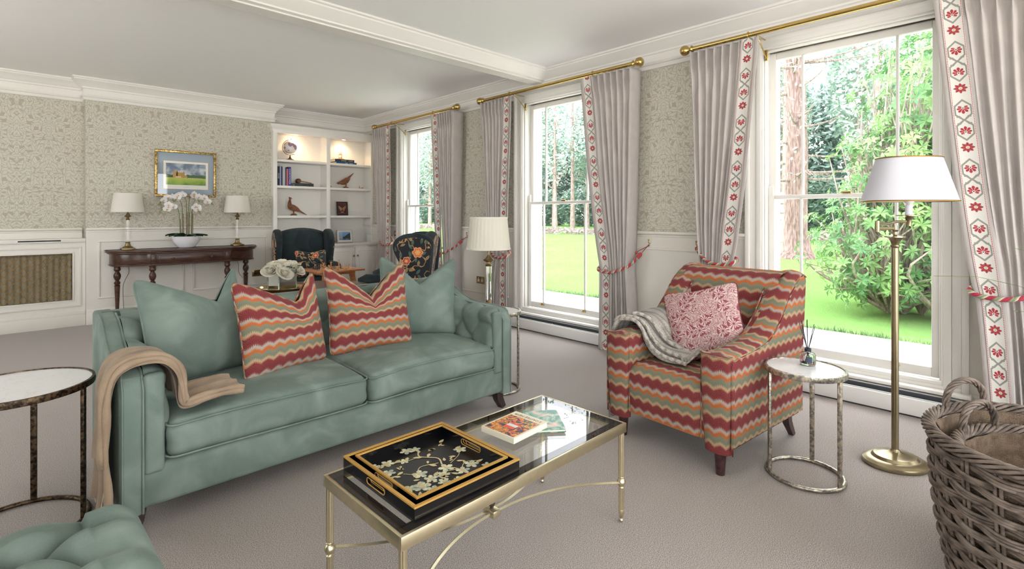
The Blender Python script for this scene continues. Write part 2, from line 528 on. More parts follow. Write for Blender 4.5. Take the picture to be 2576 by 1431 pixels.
@mat
def shade(name, hexc):
    g = G(name); N = g.t
    g.set(srgb(hexc), .8); g.bump(g.noise(300, 1), .05, .0005)
    tl = g.n('ShaderNodeBsdfTranslucent'); tl.inputs[0].default_value = (*srgb(hexc), 1)
    mx = g.n('ShaderNodeMixShader'); mx.inputs[0].default_value = .35
    N.links.new(g.b.outputs[0], mx.inputs[1]); N.links.new(tl.outputs[0], mx.inputs[2]); N.links.new(mx.outputs[0], g.out.inputs[0])
    return g.m
@mat
def emit(name, col, st):
    g = G(name); g.set((.9, .9, .9), .5); g.put(g.b.inputs['Emission Color'], col); g.b.inputs['Emission Strength'].default_value = st; return g.m
@mat
def leafmat(name, a, b, tr=.35, rough=.45):
    g = G(name); N = g.t
    oi = g.noise(1.7, 3); c = g.mix(oi.step(.35, .68), srgb(a), srgb(b)); g.set(c, rough)
    tl = g.n('ShaderNodeBsdfTranslucent'); g.put(tl.inputs[0], c)
    mx = g.n('ShaderNodeMixShader'); mx.inputs[0].default_value = tr
    N.links.new(g.b.outputs[0], mx.inputs[1]); N.links.new(tl.outputs[0], mx.inputs[2]); N.links.new(mx.outputs[0], g.out.inputs[0])
    return g.m
@mat
def lawn_mat():
    g = G('lawn_grass'); n = g.noise(.8, 4); f = g.noise(40, 2)
    g.set(g.mix(n*.5+f*.5, srgb('5a8040'), srgb('7b9e5e')), 1.0, Specular_IOR_Level=0.0); g.bump(f, .6, .03); return g.m
@mat
def bark(a='8a7670', b='b5a29a'):
    g = G('tree_bark'); v = g.scale(g.coord(), (6, 6, 1.2)); n = g.noise(4, 4, v)
    g.set(g.mix(n.step(.35, .65), srgb(a), srgb(b)), .9); g.bump(n, .6, .03); return g.m

WHITE = lambda: paint('efece6', .45)
CREAM = lambda: paint('e9e4da', .5)
def GREEN(): return velvet('sage_velvet', '5b6b62', '8b9990', .3)
def BRASS(): return metal('satin_brass', 'd2b36f', .25)
def ABRASS(): return metal('antique_brass', 'a3977a', .28)
def CURT(): return cloth('curtain_linen', 'b6aeaa', 'c4bdb8', 250.0, .08)
# ------------------------------------------------------------------ the room
CEIL = 2.93; WX = 4.31; BY = 8.10; CY = 7.90; LX = -2.8; FY = -3.2
WINS = [1.00, 3.70, 6.34]; HW = .55; WZ0, WZ1 = .20, 2.62
extra_win = -1.70                                       # unseen window behind the camera, added for light at the same spacing

def build_room():
    m = carpet()
    B = MB(); B.box(LX-.2, WX+.0, FY-.2, BY+.3, -.12, 0); struct(B.build('floor', m, smooth=0))
    B = MB(); B.box(LX-.2, WX+.3, FY-.2, BY+.3, CEIL, CEIL+.15); struct(B.build('ceiling', paint('faf9f8', .7), smooth=0))
    wp = wallpaper(); wh = WHITE()
    def wall(name, openings, axis, p0, p1, a0, a1):
        """slab between p0,p1 across, a0..a1 along, with openings [(c0,c1,z0,z1)]"""
        B = MB()
        def bx(s0, s1, z0, z1):
            if s1-s0 < .001 or z1-z0 < .001: return
            (B.box(p0, p1, s0, s1, z0, z1) if axis == 'y' else B.box(s0, s1, p0, p1, z0, z1))
        cur = a0
        for c0, c1, z0, z1 in sorted(openings):
            bx(cur, c0, 0, CEIL); bx(c0, c1, 0, z0); bx(c0, c1, z1, CEIL); cur = c1
        bx(cur, a1, 0, CEIL)
        return struct(B.build(name, wp, smooth=0))
    ops = [(c-HW, c+HW, WZ0, WZ1) for c in WINS+[extra_win]]
    wall('wall_right', ops, 'y', WX, WX+.28, FY-.2, BY+.3)
    wall('wall_back', [], 'x', BY, BY+.25, LX-.2, WX)
    B = MB(); B.box(.59, 2.72, CY, BY-.001, 0, CEIL); struct(B.build('wall_chimney_breast', wp, smooth=0))
    wall('wall_left', [(-2.6, -.6, .3, 2.6), (4.0, 6.4, .3, 2.6)], 'y', LX-.2, LX, FY-.2, BY+.25)  # unseen openings, added to let more sky light into the room
    wall('wall_front', [(-2.2, -.2, .05, 2.6), (.6, 3.4, .05, 2.6)], 'x', FY-.2, FY, LX, WX)  # openings behind the camera, added for extra light
    # cornice and picture rail
    path = [(WX, FY), (WX, BY), (2.72, BY), (2.72, CY), (.59, CY), (.59, BY), (LX, BY), (LX, FY)]
    cor = [(0, CEIL), (.125, CEIL), (.125, CEIL-.018), (.112, CEIL-.022), (.112, CEIL-.034), (.104, CEIL-.04), (.085, CEIL-.055), (.06, CEIL-.075), (.04, CEIL-.098), (.034, CEIL-.102), (.034, CEIL-.118), (.022, CEIL-.125), (.02, CEIL-.195), (0, CEIL-.195)]
    B = MB(); B.sweep(cor, path, closed=True); struct(B.build('trim_1', wh, smooth=25))
    rail = [(0, 2.735), (.045, 2.735), (.05, 2.725), (.044, 2.712), (.03, 2.706), (.026, 2.69), (.018, 2.676), (0, 2.672)]
    B = MB(); B.sweep(rail, path, closed=True); struct(B.build('trim_2', wh, smooth=25))
    # ceiling beam with mouldings both sides
    B = MB(); B.box(LX, WX, 3.93, 4.07, 2.80, CEIL)
    for y, d in ((3.93, -1), (4.07, 1)):
        p = [(o-.0, z) for o, z in [(0, CEIL), (.14, CEIL), (.14, CEIL-.016), (.12, CEIL-.022), (.12, CEIL-.034), (.085, CEIL-.06), (.05, CEIL-.09), (.035, CEIL-.098), (.035, CEIL-.112), (0, CEIL-.118)]]
        pth = [(LX, y), (WX, y)] if d > 0 else [(WX, y), (LX, y)]
        B.sweep(p, pth)
    struct(B.build('trim_3', wh, smooth=25), 'white moulded ceiling beam')
    # wainscot: dado rail, panels, skirting
    wc = CREAM()
    def wains(name, x0, y0, x1, y1, panels, boxup=True):
        B = MB(); d = V((x1-x0, y1-y0)); L = d.length; d.normalize(); n = V((-d.y, d.x))
        M = Matrix(((d.x, n.x, 0, x0), (d.y, n.y, 0, y0), (0, 0, 1, 0), (0, 0, 0, 1)))
        B.box(0, L, 0, .018, 0, 1.14, M=M)
        B.sweep([(0, 1.105), (.028, 1.105), (.03, 1.125), (.045, 1.135), (.045, 1.152), (.0, 1.155)], [(0, 0), (L, 0)]) if 0 else None
        for (z0, z1, w) in ((1.10, 1.125, .026), (1.125, 1.152, .045)): B.box(-.0, L, 0, w, z0, z1, bev=.006, M=M)
        B.box(0, L, 0, .036, 0, .155, bev=.003, M=M); B.box(0, L, 0, .028, .15, .185, bev=.008, M=M)
        for a, b, z0, z1 in panels:
            w = .022
            for q in ((a, b, z1-w, z1), (a, b, z0, z0+w), (a, a+w, z0+w, z1-w), (b-w, b, z0+w, z1-w)):
                B.box(q[0], q[1], .012, .030, q[2], q[3], bev=.006, M=M)
        struct(B.build(name, wc, smooth=30))
    wains('baseboard_back', 2.72, CY, .59, CY, [(.09, 1.03, .30, 1.0), (1.13, 2.02, .30, 1.0)])
    wains('baseboard_back_left', .57, BY, LX, BY, [])
    ys = [FY]+[v for c in sorted([extra_win]+WINS) for v in (c-.68, c+.68)]+[BY]
    for i in range(0, len(ys), 2):
        a, b = ys[i], ys[i+1]
        if b-a < .1: continue
        wains('baseboard_right', WX, a, WX, b, [(.12, b-a-.12, .30, 1.0)] if b-a > .5 else [])
    wains('baseboard_left', LX, BY, LX, FY, [])
    # windows
    for i, c in enumerate(WINS+[extra_win]): window(i+1, c)

def window(n, c):
    wh = WHITE(); root = bpy.data.objects.new('window_%d' % n, None); COL.objects.link(root); struct(root, 'tall white sash window')
    root.location = (0, c, 0)
    def fr(name, seq, mt=wh):
        B = MB()
        for q in seq: B.box(*q[:6], bev=q[6] if len(q) > 6 else .004)
        return B.build(name, mt, root, smooth=30)
    # architrave in three steps, both jambs and head, plus deep reveal lining
    seq = []
    for (w0, w1, d) in ((.55, .685, .022), (.56, .60, .038), (.60, .655, .03), (.65, .685, .048), (.548, .565, .03)):
        for s in (-1, 1):
            a, b = sorted((s*w0, s*w1)); seq.append((WX-d, WX+.002, a, b, .16, WZ1+w1-.55))
        seq.append((WX-d, WX+.002, -w1, w1, WZ1+w0-.55, WZ1+w1-.55))
    fr('frame', seq)
    fr('lining', [(WX, WX+.05, -.55, -.535, .2, WZ1), (WX, WX+.05, .535, .55, .2, WZ1), (WX, WX+.05, -.55, .55, WZ1-.015, WZ1),
        (WX+.12, WX+.28, -.55, -.52, .2, WZ1), (WX+.12, WX+.28, .52, .55, .2, WZ1), (WX+.12, WX+.28, -.55, .55, WZ1-.03, WZ1),
        (WX+.05, WX+.12, -.55, -.541, .2, WZ1), (WX+.05, WX+.12, .541, .55, .2, WZ1)])
    fr('sill', [(WX-.10, WX+.06, -.70, .70, .158, .182, .008), (WX-.035, WX+.05, -.685, .685, .18, .205), (WX+.10, WX+.36, -.58, .58, .16, .21), (WX-.03, WX+.03, -.56, .56, .20, .228, .006)])
    def sash(name, x0, x1, z0, z1, rb, rt):
        r = fr(name, [(x0, x1, -.545, -.49, z0, z1), (x0, x1, .49, .545, z0, z1), (x0, x1, -.49, .49, z0, z0+rb), (x0, x1, -.49, .49, z1-rt, z1),
            (x0+.004, x1-.004, -.308, -.290, z0+rb, z1-rt), (x0+.004, x1-.004, .290, .308, z0+rb, z1-rt)])
        B = MB(); xm = (x0+x1)/2
        B.box(xm-.002, xm+.002, -.49, .49, z0+rb, z1-rt); g = B.build('glass', thin_glass(), r, smooth=0)
        return r
    lo = sash('lower_sash', WX+.052, WX+.088, .228, 1.462, .065, .03)
    sash('upper_sash', WX+.092, WX+.128, 1.43, 2.605, .032, .05)
    for s in (-1, 1):                                     # horns of the lower sash and fittings
        B = MB(); B.prism([(0, 0), (.045, 0), (.045, .03), (.03, .075), (0, .085)], -.02 if s > 0 else 0, 0 if s > 0 else .02, axis='x', M=T(WX+.07, 0, 1.46) @ Matrix.Diagonal((1, s, 1, 1)) @ T(0, -.0, 0) @ T(0, .50, 0))
        B.build('horn', wh, lo, smooth=30)
        B = MB(); B.box(WX+.03, WX+.055, s*.30-.022, s*.30+.022, .268, .278, bev=.003); B.box(WX+.035, WX+.05, s*.30-.012, s*.30+.012, .276, .296, bev=.004)
        B.build('sash_lift', BRASS(), lo)
    B = MB(); B.box(WX+.05, WX+.1, -.035, .02, 1.462, 1.468, bev=.002); B.tube([(WX+.06, -.03, 1.474), (WX+.06, .03, 1.474)], .006, 8)
    B.build('sash_catch', BRASS(), lo)

def radiator(c, y0, y1):
    t = thing('trench_radiator', '', 'radiator', (0, 0, 0))
    B = MB(); B.box(4.145, WX-.04, y0, y1, .012, .118, bev=.004); B.box(4.20, WX-.04, y0, y1, .118, .15)
    B.build('casing', paint('e9e7e3', .4), t, smooth=30)
    B = MB(); B.box(4.17, 4.215, y0+.01, y1-.01, .105, .1205); B.box(4.19, 4.2, y0+.01, y1-.01, .12, .148)
    B.build('vent_slot', plain('dark_slot', '3f444b', .6), t, smooth=0)
    B = MB(); B.box(4.158, 4.166, y0+.01, y1-.01, .118, .126); B.box(4.158, 4.21, (y0+y1)/2-.004, (y0+y1)/2+.004, .118, .1235); B.build('slot_bar', paint('d9d9d8', .4), t)
    B = MB(); B.box(4.16, WX-.05, y0, y1, 0, .012); B.build('shadow_gap', plain('dark_gap_shade', '4a4744', .8), t)  # dark strip standing in for the shade under the casing
    return t

build_room()
for c, l in zip(WINS, ('long white low radiator under the window beside the floor lamp', 'long white low radiator under the window between two curtains, behind the sofa end', 'long white low radiator under the far window by the bookcase')):
    radiator(c, c-.84, c+.84)['label'] = l
    for o in COL.objects: pass

# ------------------------------------------------------------------ camera, light
cam_d = bpy.data.cameras.new('camera'); cam = bpy.data.objects.new('camera', cam_d); COL.objects.link(cam)
cam_d.sensor_width = 36; cam_d.lens = 36*1289/2576; cam_d.shift_y = -(715.5-542)/2576
cam.location = (0, 0, 1.3); cam.rotation_euler = (PI/2, 0, -rad(44.03)); cam_d.clip_start = .05; cam_d.clip_end = 300
SC.camera = cam
w = bpy.data.worlds.new('sky'); SC.world = w; w.use_nodes = True
wt = w.node_tree; bg = wt.nodes['Background']
tc = wt.nodes.new('ShaderNodeTexCoord'); sp = wt.nodes.new('ShaderNodeSeparateXYZ'); rp = wt.nodes.new('ShaderNodeValToRGB')
wt.links.new(tc.outputs['Generated'], sp.inputs[0]); wt.links.new(sp.outputs[2], rp.inputs[0]); wt.links.new(rp.outputs[0], bg.inputs[0])
rp.color_ramp.elements[0].position = 0; rp.color_ramp.elements[0].color = (1.1, 1.07, 1.02, 1)  # below the horizon: added brightness to lift the ceiling
rp.color_ramp.elements[1].position = .08; rp.color_ramp.elements[1].color = (.92, .95, 1.0, 1)
bg.inputs[1].default_value = SKY_STRENGTH
def portal(loc, rot, sx, sy):
    l = bpy.data.lights.new('window_portal', 'AREA'); l.shape = 'RECTANGLE'; l.size = sx; l.size_y = sy; l.cycles.is_portal = True
    o = bpy.data.objects.new('window_portal', l); COL.objects.link(o); o.location = loc; o.rotation_euler = rot
for c in WINS+[extra_win]: portal((WX+.30, c, 1.41), (0, PI/2, 0), 2.42, 1.1)
portal((LX-.22, -1.6, 1.45), (0, -PI/2, 0), 2.3, 2.0); portal((LX-.22, 5.2, 1.45), (0, -PI/2, 0), 2.3, 2.4)  # portals of the added left-wall openings
portal((-1.2, FY-.22, 1.32), (-PI/2, 0, 0), 2.0, 2.55); portal((2.0, FY-.22, 1.32), (-PI/2, 0, 0), 2.8, 2.55)  # portals of the added front-wall openings
sun_d = bpy.data.lights.new('sun', 'SUN'); sun_d.energy = SUN_ENERGY; sun_d.angle = rad(6); sun_d.color = (1, .96, .9)
sun = bpy.data.objects.new('sun', sun_d); COL.objects.link(sun); sun.rotation_euler = (rad(48), 0, rad(160))
SC.view_settings.view_transform = 'Standard'; SC.view_settings.look = 'None'; SC.view_settings.gamma = 1; SC.view_settings.use_curve_mapping = False
SC.view_settings.exposure = EXPOSURE
cy = SC.cycles
cy.use_denoising = True; cy.denoiser = 'OPENIMAGEDENOISE'; cy.max_bounces = 6; cy.diffuse_bounces = 3; cy.glossy_bounces = 3; cy.transmission_bounces = 5; cy.transparent_max_bounces = 10
cy.use_adaptive_sampling = True; cy.adaptive_threshold = .1; cy.adaptive_min_samples = 16; cy.sample_clamp_indirect = 8; cy.caustics_reflective = False; cy.caustics_refractive = False
# ------------------------------------------------------------------ soft furnishings
def tuft_h(u, v, p=.42, ul=None, vl=None):
    """diamond tufting: buttons where u+v and u-v are whole; pleats run straight outside the limits ul, vl"""
    if ul:
        if u < ul[0] or u > ul[1]:
            uu = ul[0] if u < ul[0] else ul[1]; return abs(math.sin(PI*(uu+v)))**(p*1.3)*.9+.1*min(1, abs(u-uu)*3)
    if vl:
        if v < vl[0] or v > vl[1]:
            vv = vl[0] if v < vl[0] else vl[1]; return abs(math.sin(PI*(u+vv)))**(p*1.3)*.9+.1*min(1, abs(v-vv)*3)
    a = abs(math.sin(PI*(u+v))); b = abs(math.sin(PI*(u-v)))
    return (a*b)**p
def loop_pts(h, r, z, fn, c, n=6, inset=0.0):
    """rounded rectangle loop on a soft box at height z (unit -1..1)"""
    out = []
    X0, Y0 = h[0]-inset, h[1]-inset
    for sx, sy, a0 in ((1, 1, 0), (-1, 1, 90), (-1, -1, 180), (1, -1, 270)):
        for k in range(n+1):
            a = rad(a0+90*k/n); out.append(V((sx*(X0-r)+r*math.cos(a), sy*(Y0-r)+r*math.sin(a), z)))
    # densify straight runs
    res = []
    for i in range(len(out)):
        a, b = out[i], out[(i+1) % len(out)]; m = max(1, int((b-a).length/.06))
        for k in range(m): res.append(a.lerp(b, k/m))
    return [V(fn(p, (p.x/h[0], p.y/h[1], z/h[2])))+V(c) for p in res]

def seat_cushion(root, name, c, h, r, mt, crown=.03, wob=0.0, front_roll=0.0, label=None, M=None, ph=0.0):
    def fn(o, p):
        x, y, z = p; k = (1-x*x)*(1-y*y)
        dz = (crown*k if z > -.2 else -.004*k)+wob*math.sin(3*x+ph)*math.cos(2.3*y+ph)*.5
        if z > 0: dz -= .012*max(0, abs(x)*abs(y))**3
        bul = .012*(1-z*z)
        return (o.x+bul*x*abs(x)*0+wob*.6*math.sin(5*z+x*4+ph)*(1-z*z)*.5, o.y+bul*y*abs(y), o.z+dz)
    B = MB(); B.soft(c, h, r, 14, fn)
    for z in (h[2]-r*.35, -h[2]+r*.35): B.tube(loop_pts(h, r*.95, z, fn, c, inset=-.002), .0045, 6, closed=True)
    if M is not None:
        for v in B.bm.verts: v.co = M @ v.co
    o = B.build(name, mt, root, smooth=75)
    if label: o['label'] = label
    return o

def build_sofa():
    g = GREEN(); X0, X1, Y0, Y1 = .285, 2.415, 2.50, 3.47; AW = .155
    t = thing('tufted_sofa', 'long sage green velvet sofa with deep-buttoned back and two seat cushions', 'sofa', ((X0+X1)/2, (Y0+Y1)/2, 0))
    W, D = (X1-X0)/2, (Y1-Y0)/2; f, bk = -D, D
    B = MB(); B.box(-W+.02, W-.02, f+.012, bk-.01, .115, .285, bev=.02, seg=3)
    B.build('base', g, t, smooth=60)
    # arms: outline in (y,z), scooped from the back down to the front
    arm = [(f, .105), (f, .60)]+[(f+.03+.0*k, .64+.01*k) for k in range(2)]+[(f+.055, .668), (f+.12, .675), (f+.30, .676), (f+.42, .685), (f+.52, .715), (f+.60, .755), (f+.68, .785), (f+.80, .80), (bk, .80), (bk, .105)]
    def top(y):
        P = arm[1:-1]
        for (a, za), (b, zb) in zip(P, P[1:]):
            if a <= y <= b and b > a: return lerp(za, zb, (y-a)/(b-a))
        return .8
    for s in (-1, 1):
        B = MB(); xo, xi = s*W, s*(W-.085); a, b = sorted((xo, xi))
        B.prism(arm, a, b, axis='x', bev=.018, seg=3)
        for xx in (xo-s*.012, xi+s*.006):
            B.tube([(xx, y-.002 if i == 0 else y, z+.001) for i, (y, z) in enumerate(arm[:-1])][0:-1], .0045, 6)
        arm_o = B.build('arm', g, t, smooth=50)
        # tufted inner pad wraps over the top
        B = MB()
        ya, yb = f+.012, bk-.18
        def pad(u, v):
            y = lerp(ya, yb, u); zt = top(y)-.006; q = v
            # v 0 bottom .. .62 up the face .. 1 over the top
            if q < .72: z = lerp(.26, zt-.05, q/.72); x = W-AW; nx, nz = -1, 0
            else:
                a = (q-.72)/.28*PI/2; z = zt-.05+.05*math.sin(a); x = W-AW+.07*(1-math.cos(a)); nx, nz = -math.cos(a), math.sin(a)
            bu = (y-(f+.16))/.19; bv = (z-.575)/.22
            h = tuft_h(bu, bv, .45, (0, 99), (-9, 0))
            e = min(1, (1-abs(2*u-1))*9); h = h*e
            if q >= .72: h *= .6+.4*h
            k = .036*h-.012
            return (s*(x+nx*k), y, z+nz*k*.6)
        B.grid(pad, 60, 44)
        if s < 0:
            for fc in B.bm.faces: fc.normal_flip()
        # front closing edge of the pad
        B.soft((s*(W-AW+.037), f+.022, .455), (.037, .02, .205), .018, 4)
        o = B.build('tufted_pad', g, arm_o, smooth=180)
    # back
    B = MB(); B.box(-W+.02, W-.02, bk-.10, bk, .11, .798, bev=.02, seg=3)
    B.tube([(-W+.03, bk-.10, .80), (W-.03, bk-.10, .80)], .0045, 6)
    back = B.build('backrest', g, t, smooth=50)
    B = MB()
    xa, xb = -W+.10, W-.10
    def bp(u, v):
        x = lerp(xa, xb, u)
        if v < .8: z = lerp(.30, .745, v/.8); y = bk-.20+.03*(z-.3); ny, nz = -1, 0
        else:
            a = (v-.8)/.2*PI/2; z = .745+.052*math.sin(a); y = bk-.187+.10*(1-math.cos(a)); ny, nz = -math.cos(a), math.sin(a)
        h = tuft_h(x/.215, (z-.70)/.22, .45, None, (-9, 0))
        k = .052*h-.024
        return (x, y+ny*k, z+nz*k*.35)
    B.grid(bp, 150, 40)
    B.build('tufted_panel', g, back, smooth=180)
    bproto = None
    for i in range(-4, 5):
        for j in range(3):
            x = i*.215+(.1075 if j % 2 else 0); z = .70-.11*j
            if bproto: o = bproto.copy(); COL.objects.link(o); o.parent = back
            else: B = MB(); B.sphere((0, 0, 0), (.011, .006, .011), 8, 6); bproto = o = B.build('button', g, back, smooth=180)
            o.location = (x, bk-.168, z)
    # seat cushions
    cw = (W-AW)/2-.006; cf, cb = f-.015, bk-.20
    for s, ph in ((-1, .4), (1, 2.0)):
        seat_cushion(t, 'seat_cushion', (s*(cw+.006), (cf+cb)/2, .375), (cw, (cb-cf)/2, .085), .045, g, .028, .010, ph=ph)
    wd = wood('dark_stained_wood', '2f2422', '4a3833', .35)
    for sx in (-1, 1):
        for sy in (-1, 1):
            x, y = sx*(W-.07), sy*(D-.07); B = MB()
            B.tube([(x, y, .125), (x+sx*.006, y+sy*.004, .06), (x+sx*.03, y+sy*.02, .0)], [.042, .035, .026], 4, up=(1, 1, 0))
            B.build('leg', wd, t, smooth=20)
    return t
build_sofa()

def cushion(name, label, mt, w, h, d, loc, rz, tilt, group=None, chop=.10, pipe=None, seed=1, chopw=.30, cx=0.0, roll=0.0, ears=0.0):
    """scatter cushion standing on its lower edge, face to local -y, leaning back by tilt"""
    rnd = random.Random(seed); t = thing(name, label, 'cushion', loc, rz, group)
    ph = rnd.uniform(0, 6)
    def edge(x, z):                                      # concave sides, pointed corners
        ex = 1-.085*(1-z*z); ez = 1-.07*(1-x*x)
        c_ = 1-.07*(abs(x)*abs(z))**9
        return x*ex*w/2*c_, z*ez*h/2*c_
    def shape(x, z, side):
        X_, Z_ = edge(x, z)
        f = max(0, (1-x**2))**.48*max(0, (1-z**2))**.48
        th = d/2*f
        g_ = ((x+1)/(cx+1) if x < cx else (1-x)/(1-cx))**1.35; up = sst(-.55, 1, z)**1.3
        Z2 = Z_-chop*g_*up
        th *= 1-.45*g_*up
        Y = side*th+.006*math.sin(4*x+ph)*math.sin(3*z+ph*2)*f
        Y += .05*abs(x)**3*sst(.3, 1, z)*ears
        Y += .035*g_*up*math.copysign(1, side or 1)*(-1 if side < 0 else 0)*-1
        sag = .018*math.exp(-((z+1)/.2)**2)*f
        return V((X_, Y, Z2+h/2-sag*0))
    M = RX(-tilt) @ RY(roll)
    n = 30
    def sp(u):                                           # denser near the edges
        return math.sin((u-.5)*PI)
    B = MB()
    for side in (-1, 1):
        B.grid(lambda u, v: shape(sp(u) if side < 0 else -sp(u), sp(v), side), n, n, uvf=lambda u, v: ((sp(u) if side < 0 else -sp(u))*w/2+.5, sp(v)*h/2+.37+side*.03), M=M)
    bmesh.ops.remove_doubles(B.bm, verts=B.bm.verts[:], dist=1e-5)
    B.build('cover', mt, t, smooth=180)
    P = []
    for k in range(26): P.append((-1+2*k/26, -1))
    for k in range(26): P.append((1, -1+2*k/26))
    for k in range(26): P.append((1-2*k/26, 1))
    for k in range(26): P.append((-1, 1-2*k/26))
    B = MB(); B.tube([M @ shape(math.sin(x*PI/2), math.sin(z*PI/2), 0) for x, z in P], .0045, 6, closed=True)
    B.build('piping', pipe or mt, t, smooth=180)
    return t

g = GREEN(); fl = flame()
zs = .462
cushion('scatter_cushion', 'plain sage velvet cushion at the sofa end nearest the beige throw', g, .52, .56, .25, (.70, 3.0, zs), rad(14), rad(15), 'scatter cushions on the sofa', chop=.17, seed=1, cx=.42, roll=rad(-2))
cushion('scatter_cushion', 'flame-stitch cushion leaning against the throw-end green cushion, left of the two striped ones', fl, .51, .52, .22, (1.06, 2.83, zs), rad(15), rad(13), 'scatter cushions on the sofa', chop=.155, seed=2, pipe=fl, cx=.36, roll=rad(-1))
cushion('scatter_cushion', 'flame-stitch cushion in front of the far green cushion, right of the two striped ones', fl, .55, .55, .22, (1.60, 2.90, zs), rad(-6), rad(14), 'scatter cushions on the sofa', chop=.20, seed=3, pipe=fl, cx=.0)
cushion('scatter_cushion', 'plain sage velvet cushion at the sofa end nearest the pleated lamp', g, .56, .56, .25, (2.005, 3.02, zs), rad(-24), rad(13), 'scatter cushions on the sofa', chop=.19, seed=4, cx=.02, roll=rad(3))

def build_throw():
    mt = cloth('beige_throw', '88735d', 'ab967f', 160.0, .3)
    t = thing('woven_throw', 'beige woven throw with fringed ends draped over the sofa arm', 'throw blanket', (.36, 2.64, 0))
    # section path across the arm (x,z), from the outer hanging end to the seat
    sec = [(-.105, .155), (-.10, .26), (-.105, .38), (-.098, .50), (-.092, .60), (-.075, .67), (-.035, .70), (.02, .706), (.065, .695), (.098, .655), (.112, .60), (.118, .54), (.130, .505), (.165, .497), (.22, .507), (.28, .512), (.33, .512), (.365, .505)]
    S = spline([(x, 0, z) for x, z in sec], 5)
    n = len(S)-1
    def f(yo, w0, w1, off, seed, wav=.006):
        def fn(u, v):
            i = u*n; k = min(int(i), n-1); p = S[k].lerp(S[k+1], i-k)
            a = S[min(k+1, n)]-S[k]; nr = V((a.z, 0, -a.x)).normalized()*-1
            wd = lerp(w0, w1, u); y = yo+(v-.5)*wd+.012*math.sin(5*u+seed)
            r = off+wav*math.sin(v*14+u*7+seed)+wav*.6*math.sin(v*31-u*5)+.016*math.sin(PI*min(1, v*1.0))**.3-.010
            hang = max(0, (.22-u)/.22)
            q = p+nr*r
            q.x += -.012*hang*math.sin(v*11+seed)*2
            return (q.x, y, q.z)
        return fn
    B = MB()
    B.grid(f(.0, .34, .30, .012, 0), n, 26)
    B.grid(lambda u, v: V(f(-.02, .30, .28, .024, 2)(lerp(.10, 1, u), v)), n-6, 24)
    # rolled folded edges facing the room
    for (yo, off, u0) in ((-.165, .012, .0), (-.158, .027, .10)):
        pts = [V(f(yo, .001, .001, off, yo*50, .003)(lerp(u0, 1, k/46), .5)) for k in range(47)]
        B.tube(pts, [.012+.003*math.sin(k*.9) for k in range(47)], 8)
    bmd = B.build('blanket', mt, t, smooth=180)
    B = MB(); rnd = random.Random(5)
    for (zz, x0, y0, y1) in ((.16, -.118, -.17, .15), (.235, -.122, -.17, -.04)):
        for i in range(60):
            y = lerp(y0, y1, i/60)+rnd.uniform(-.003, .003); L = rnd.uniform(.045, .07)
            B.tube([(x0, y, zz+.01), (x0+rnd.uniform(-.008, .004), y+rnd.uniform(-.006, .006), zz-L*.5), (x0+rnd.uniform(-.014, .01), y+rnd.uniform(-.012, .012), zz-L)], [.0016, .0014, .0008], 3, cap=False)
    B.build('fringe', cloth('fringe_wool', 'd8cbb8', 'eee4d4'), t, smooth=180)['kind'] = 'stuff'
build_throw()

# ottoman in the foreground
def build_ottoman():
    g = GREEN(); x0, x1, y0, y1 = -.75, .272, 1.03, 1.90; H = .47; a = rad(-2)
    t = thing('tufted_ottoman', 'sage green velvet ottoman with deep-buttoned top, cut by the frame corner', 'ottoman', ((x0+x1)/2, (y0+y1)/2, 0), rad(1.5))
    W, D = (x1-x0)/2, (y1-y0)/2
    def fn(o, p):
        x, y, z = p
        if z > .2:
            e = min(1, (1-abs(x))*7)*min(1, (1-abs(y))*6)
            h = tuft_h((o.x-.385)/.24, (o.y-.325)/.18, .42, (-99, 0), (-99, 0))
            k = (.085*h-.07)*(.25+.75*e)+.02*(1-x*x)*(1-y*y)
            return (o.x, o.y, o.z+k*sst(.2, 1, z))
        return (o.x, o.y, o.z)
    B = MB()
    B.soft((0, 0, .365), (W, D, .105), .08, 120, fn)
    B.build('tufted_top', g, t, smooth=180)
    B = MB(); B.box(-W+.012, W-.012, -D+.012, D-.012, .10, .30, bev=.02, seg=3); B.build('base', g, t, smooth=60)
    wd = wood('dark_stained_wood', '2f2422', '4a3833', .35)
    for sx in (-1, 1):
        for sy in (-1, 1):
            B = MB(); x, y = sx*(W-.08), sy*(D-.08); B.tube([(x, y, .11), (x, y, 0)], [.03, .02], 10); B.build('leg', wd, t)
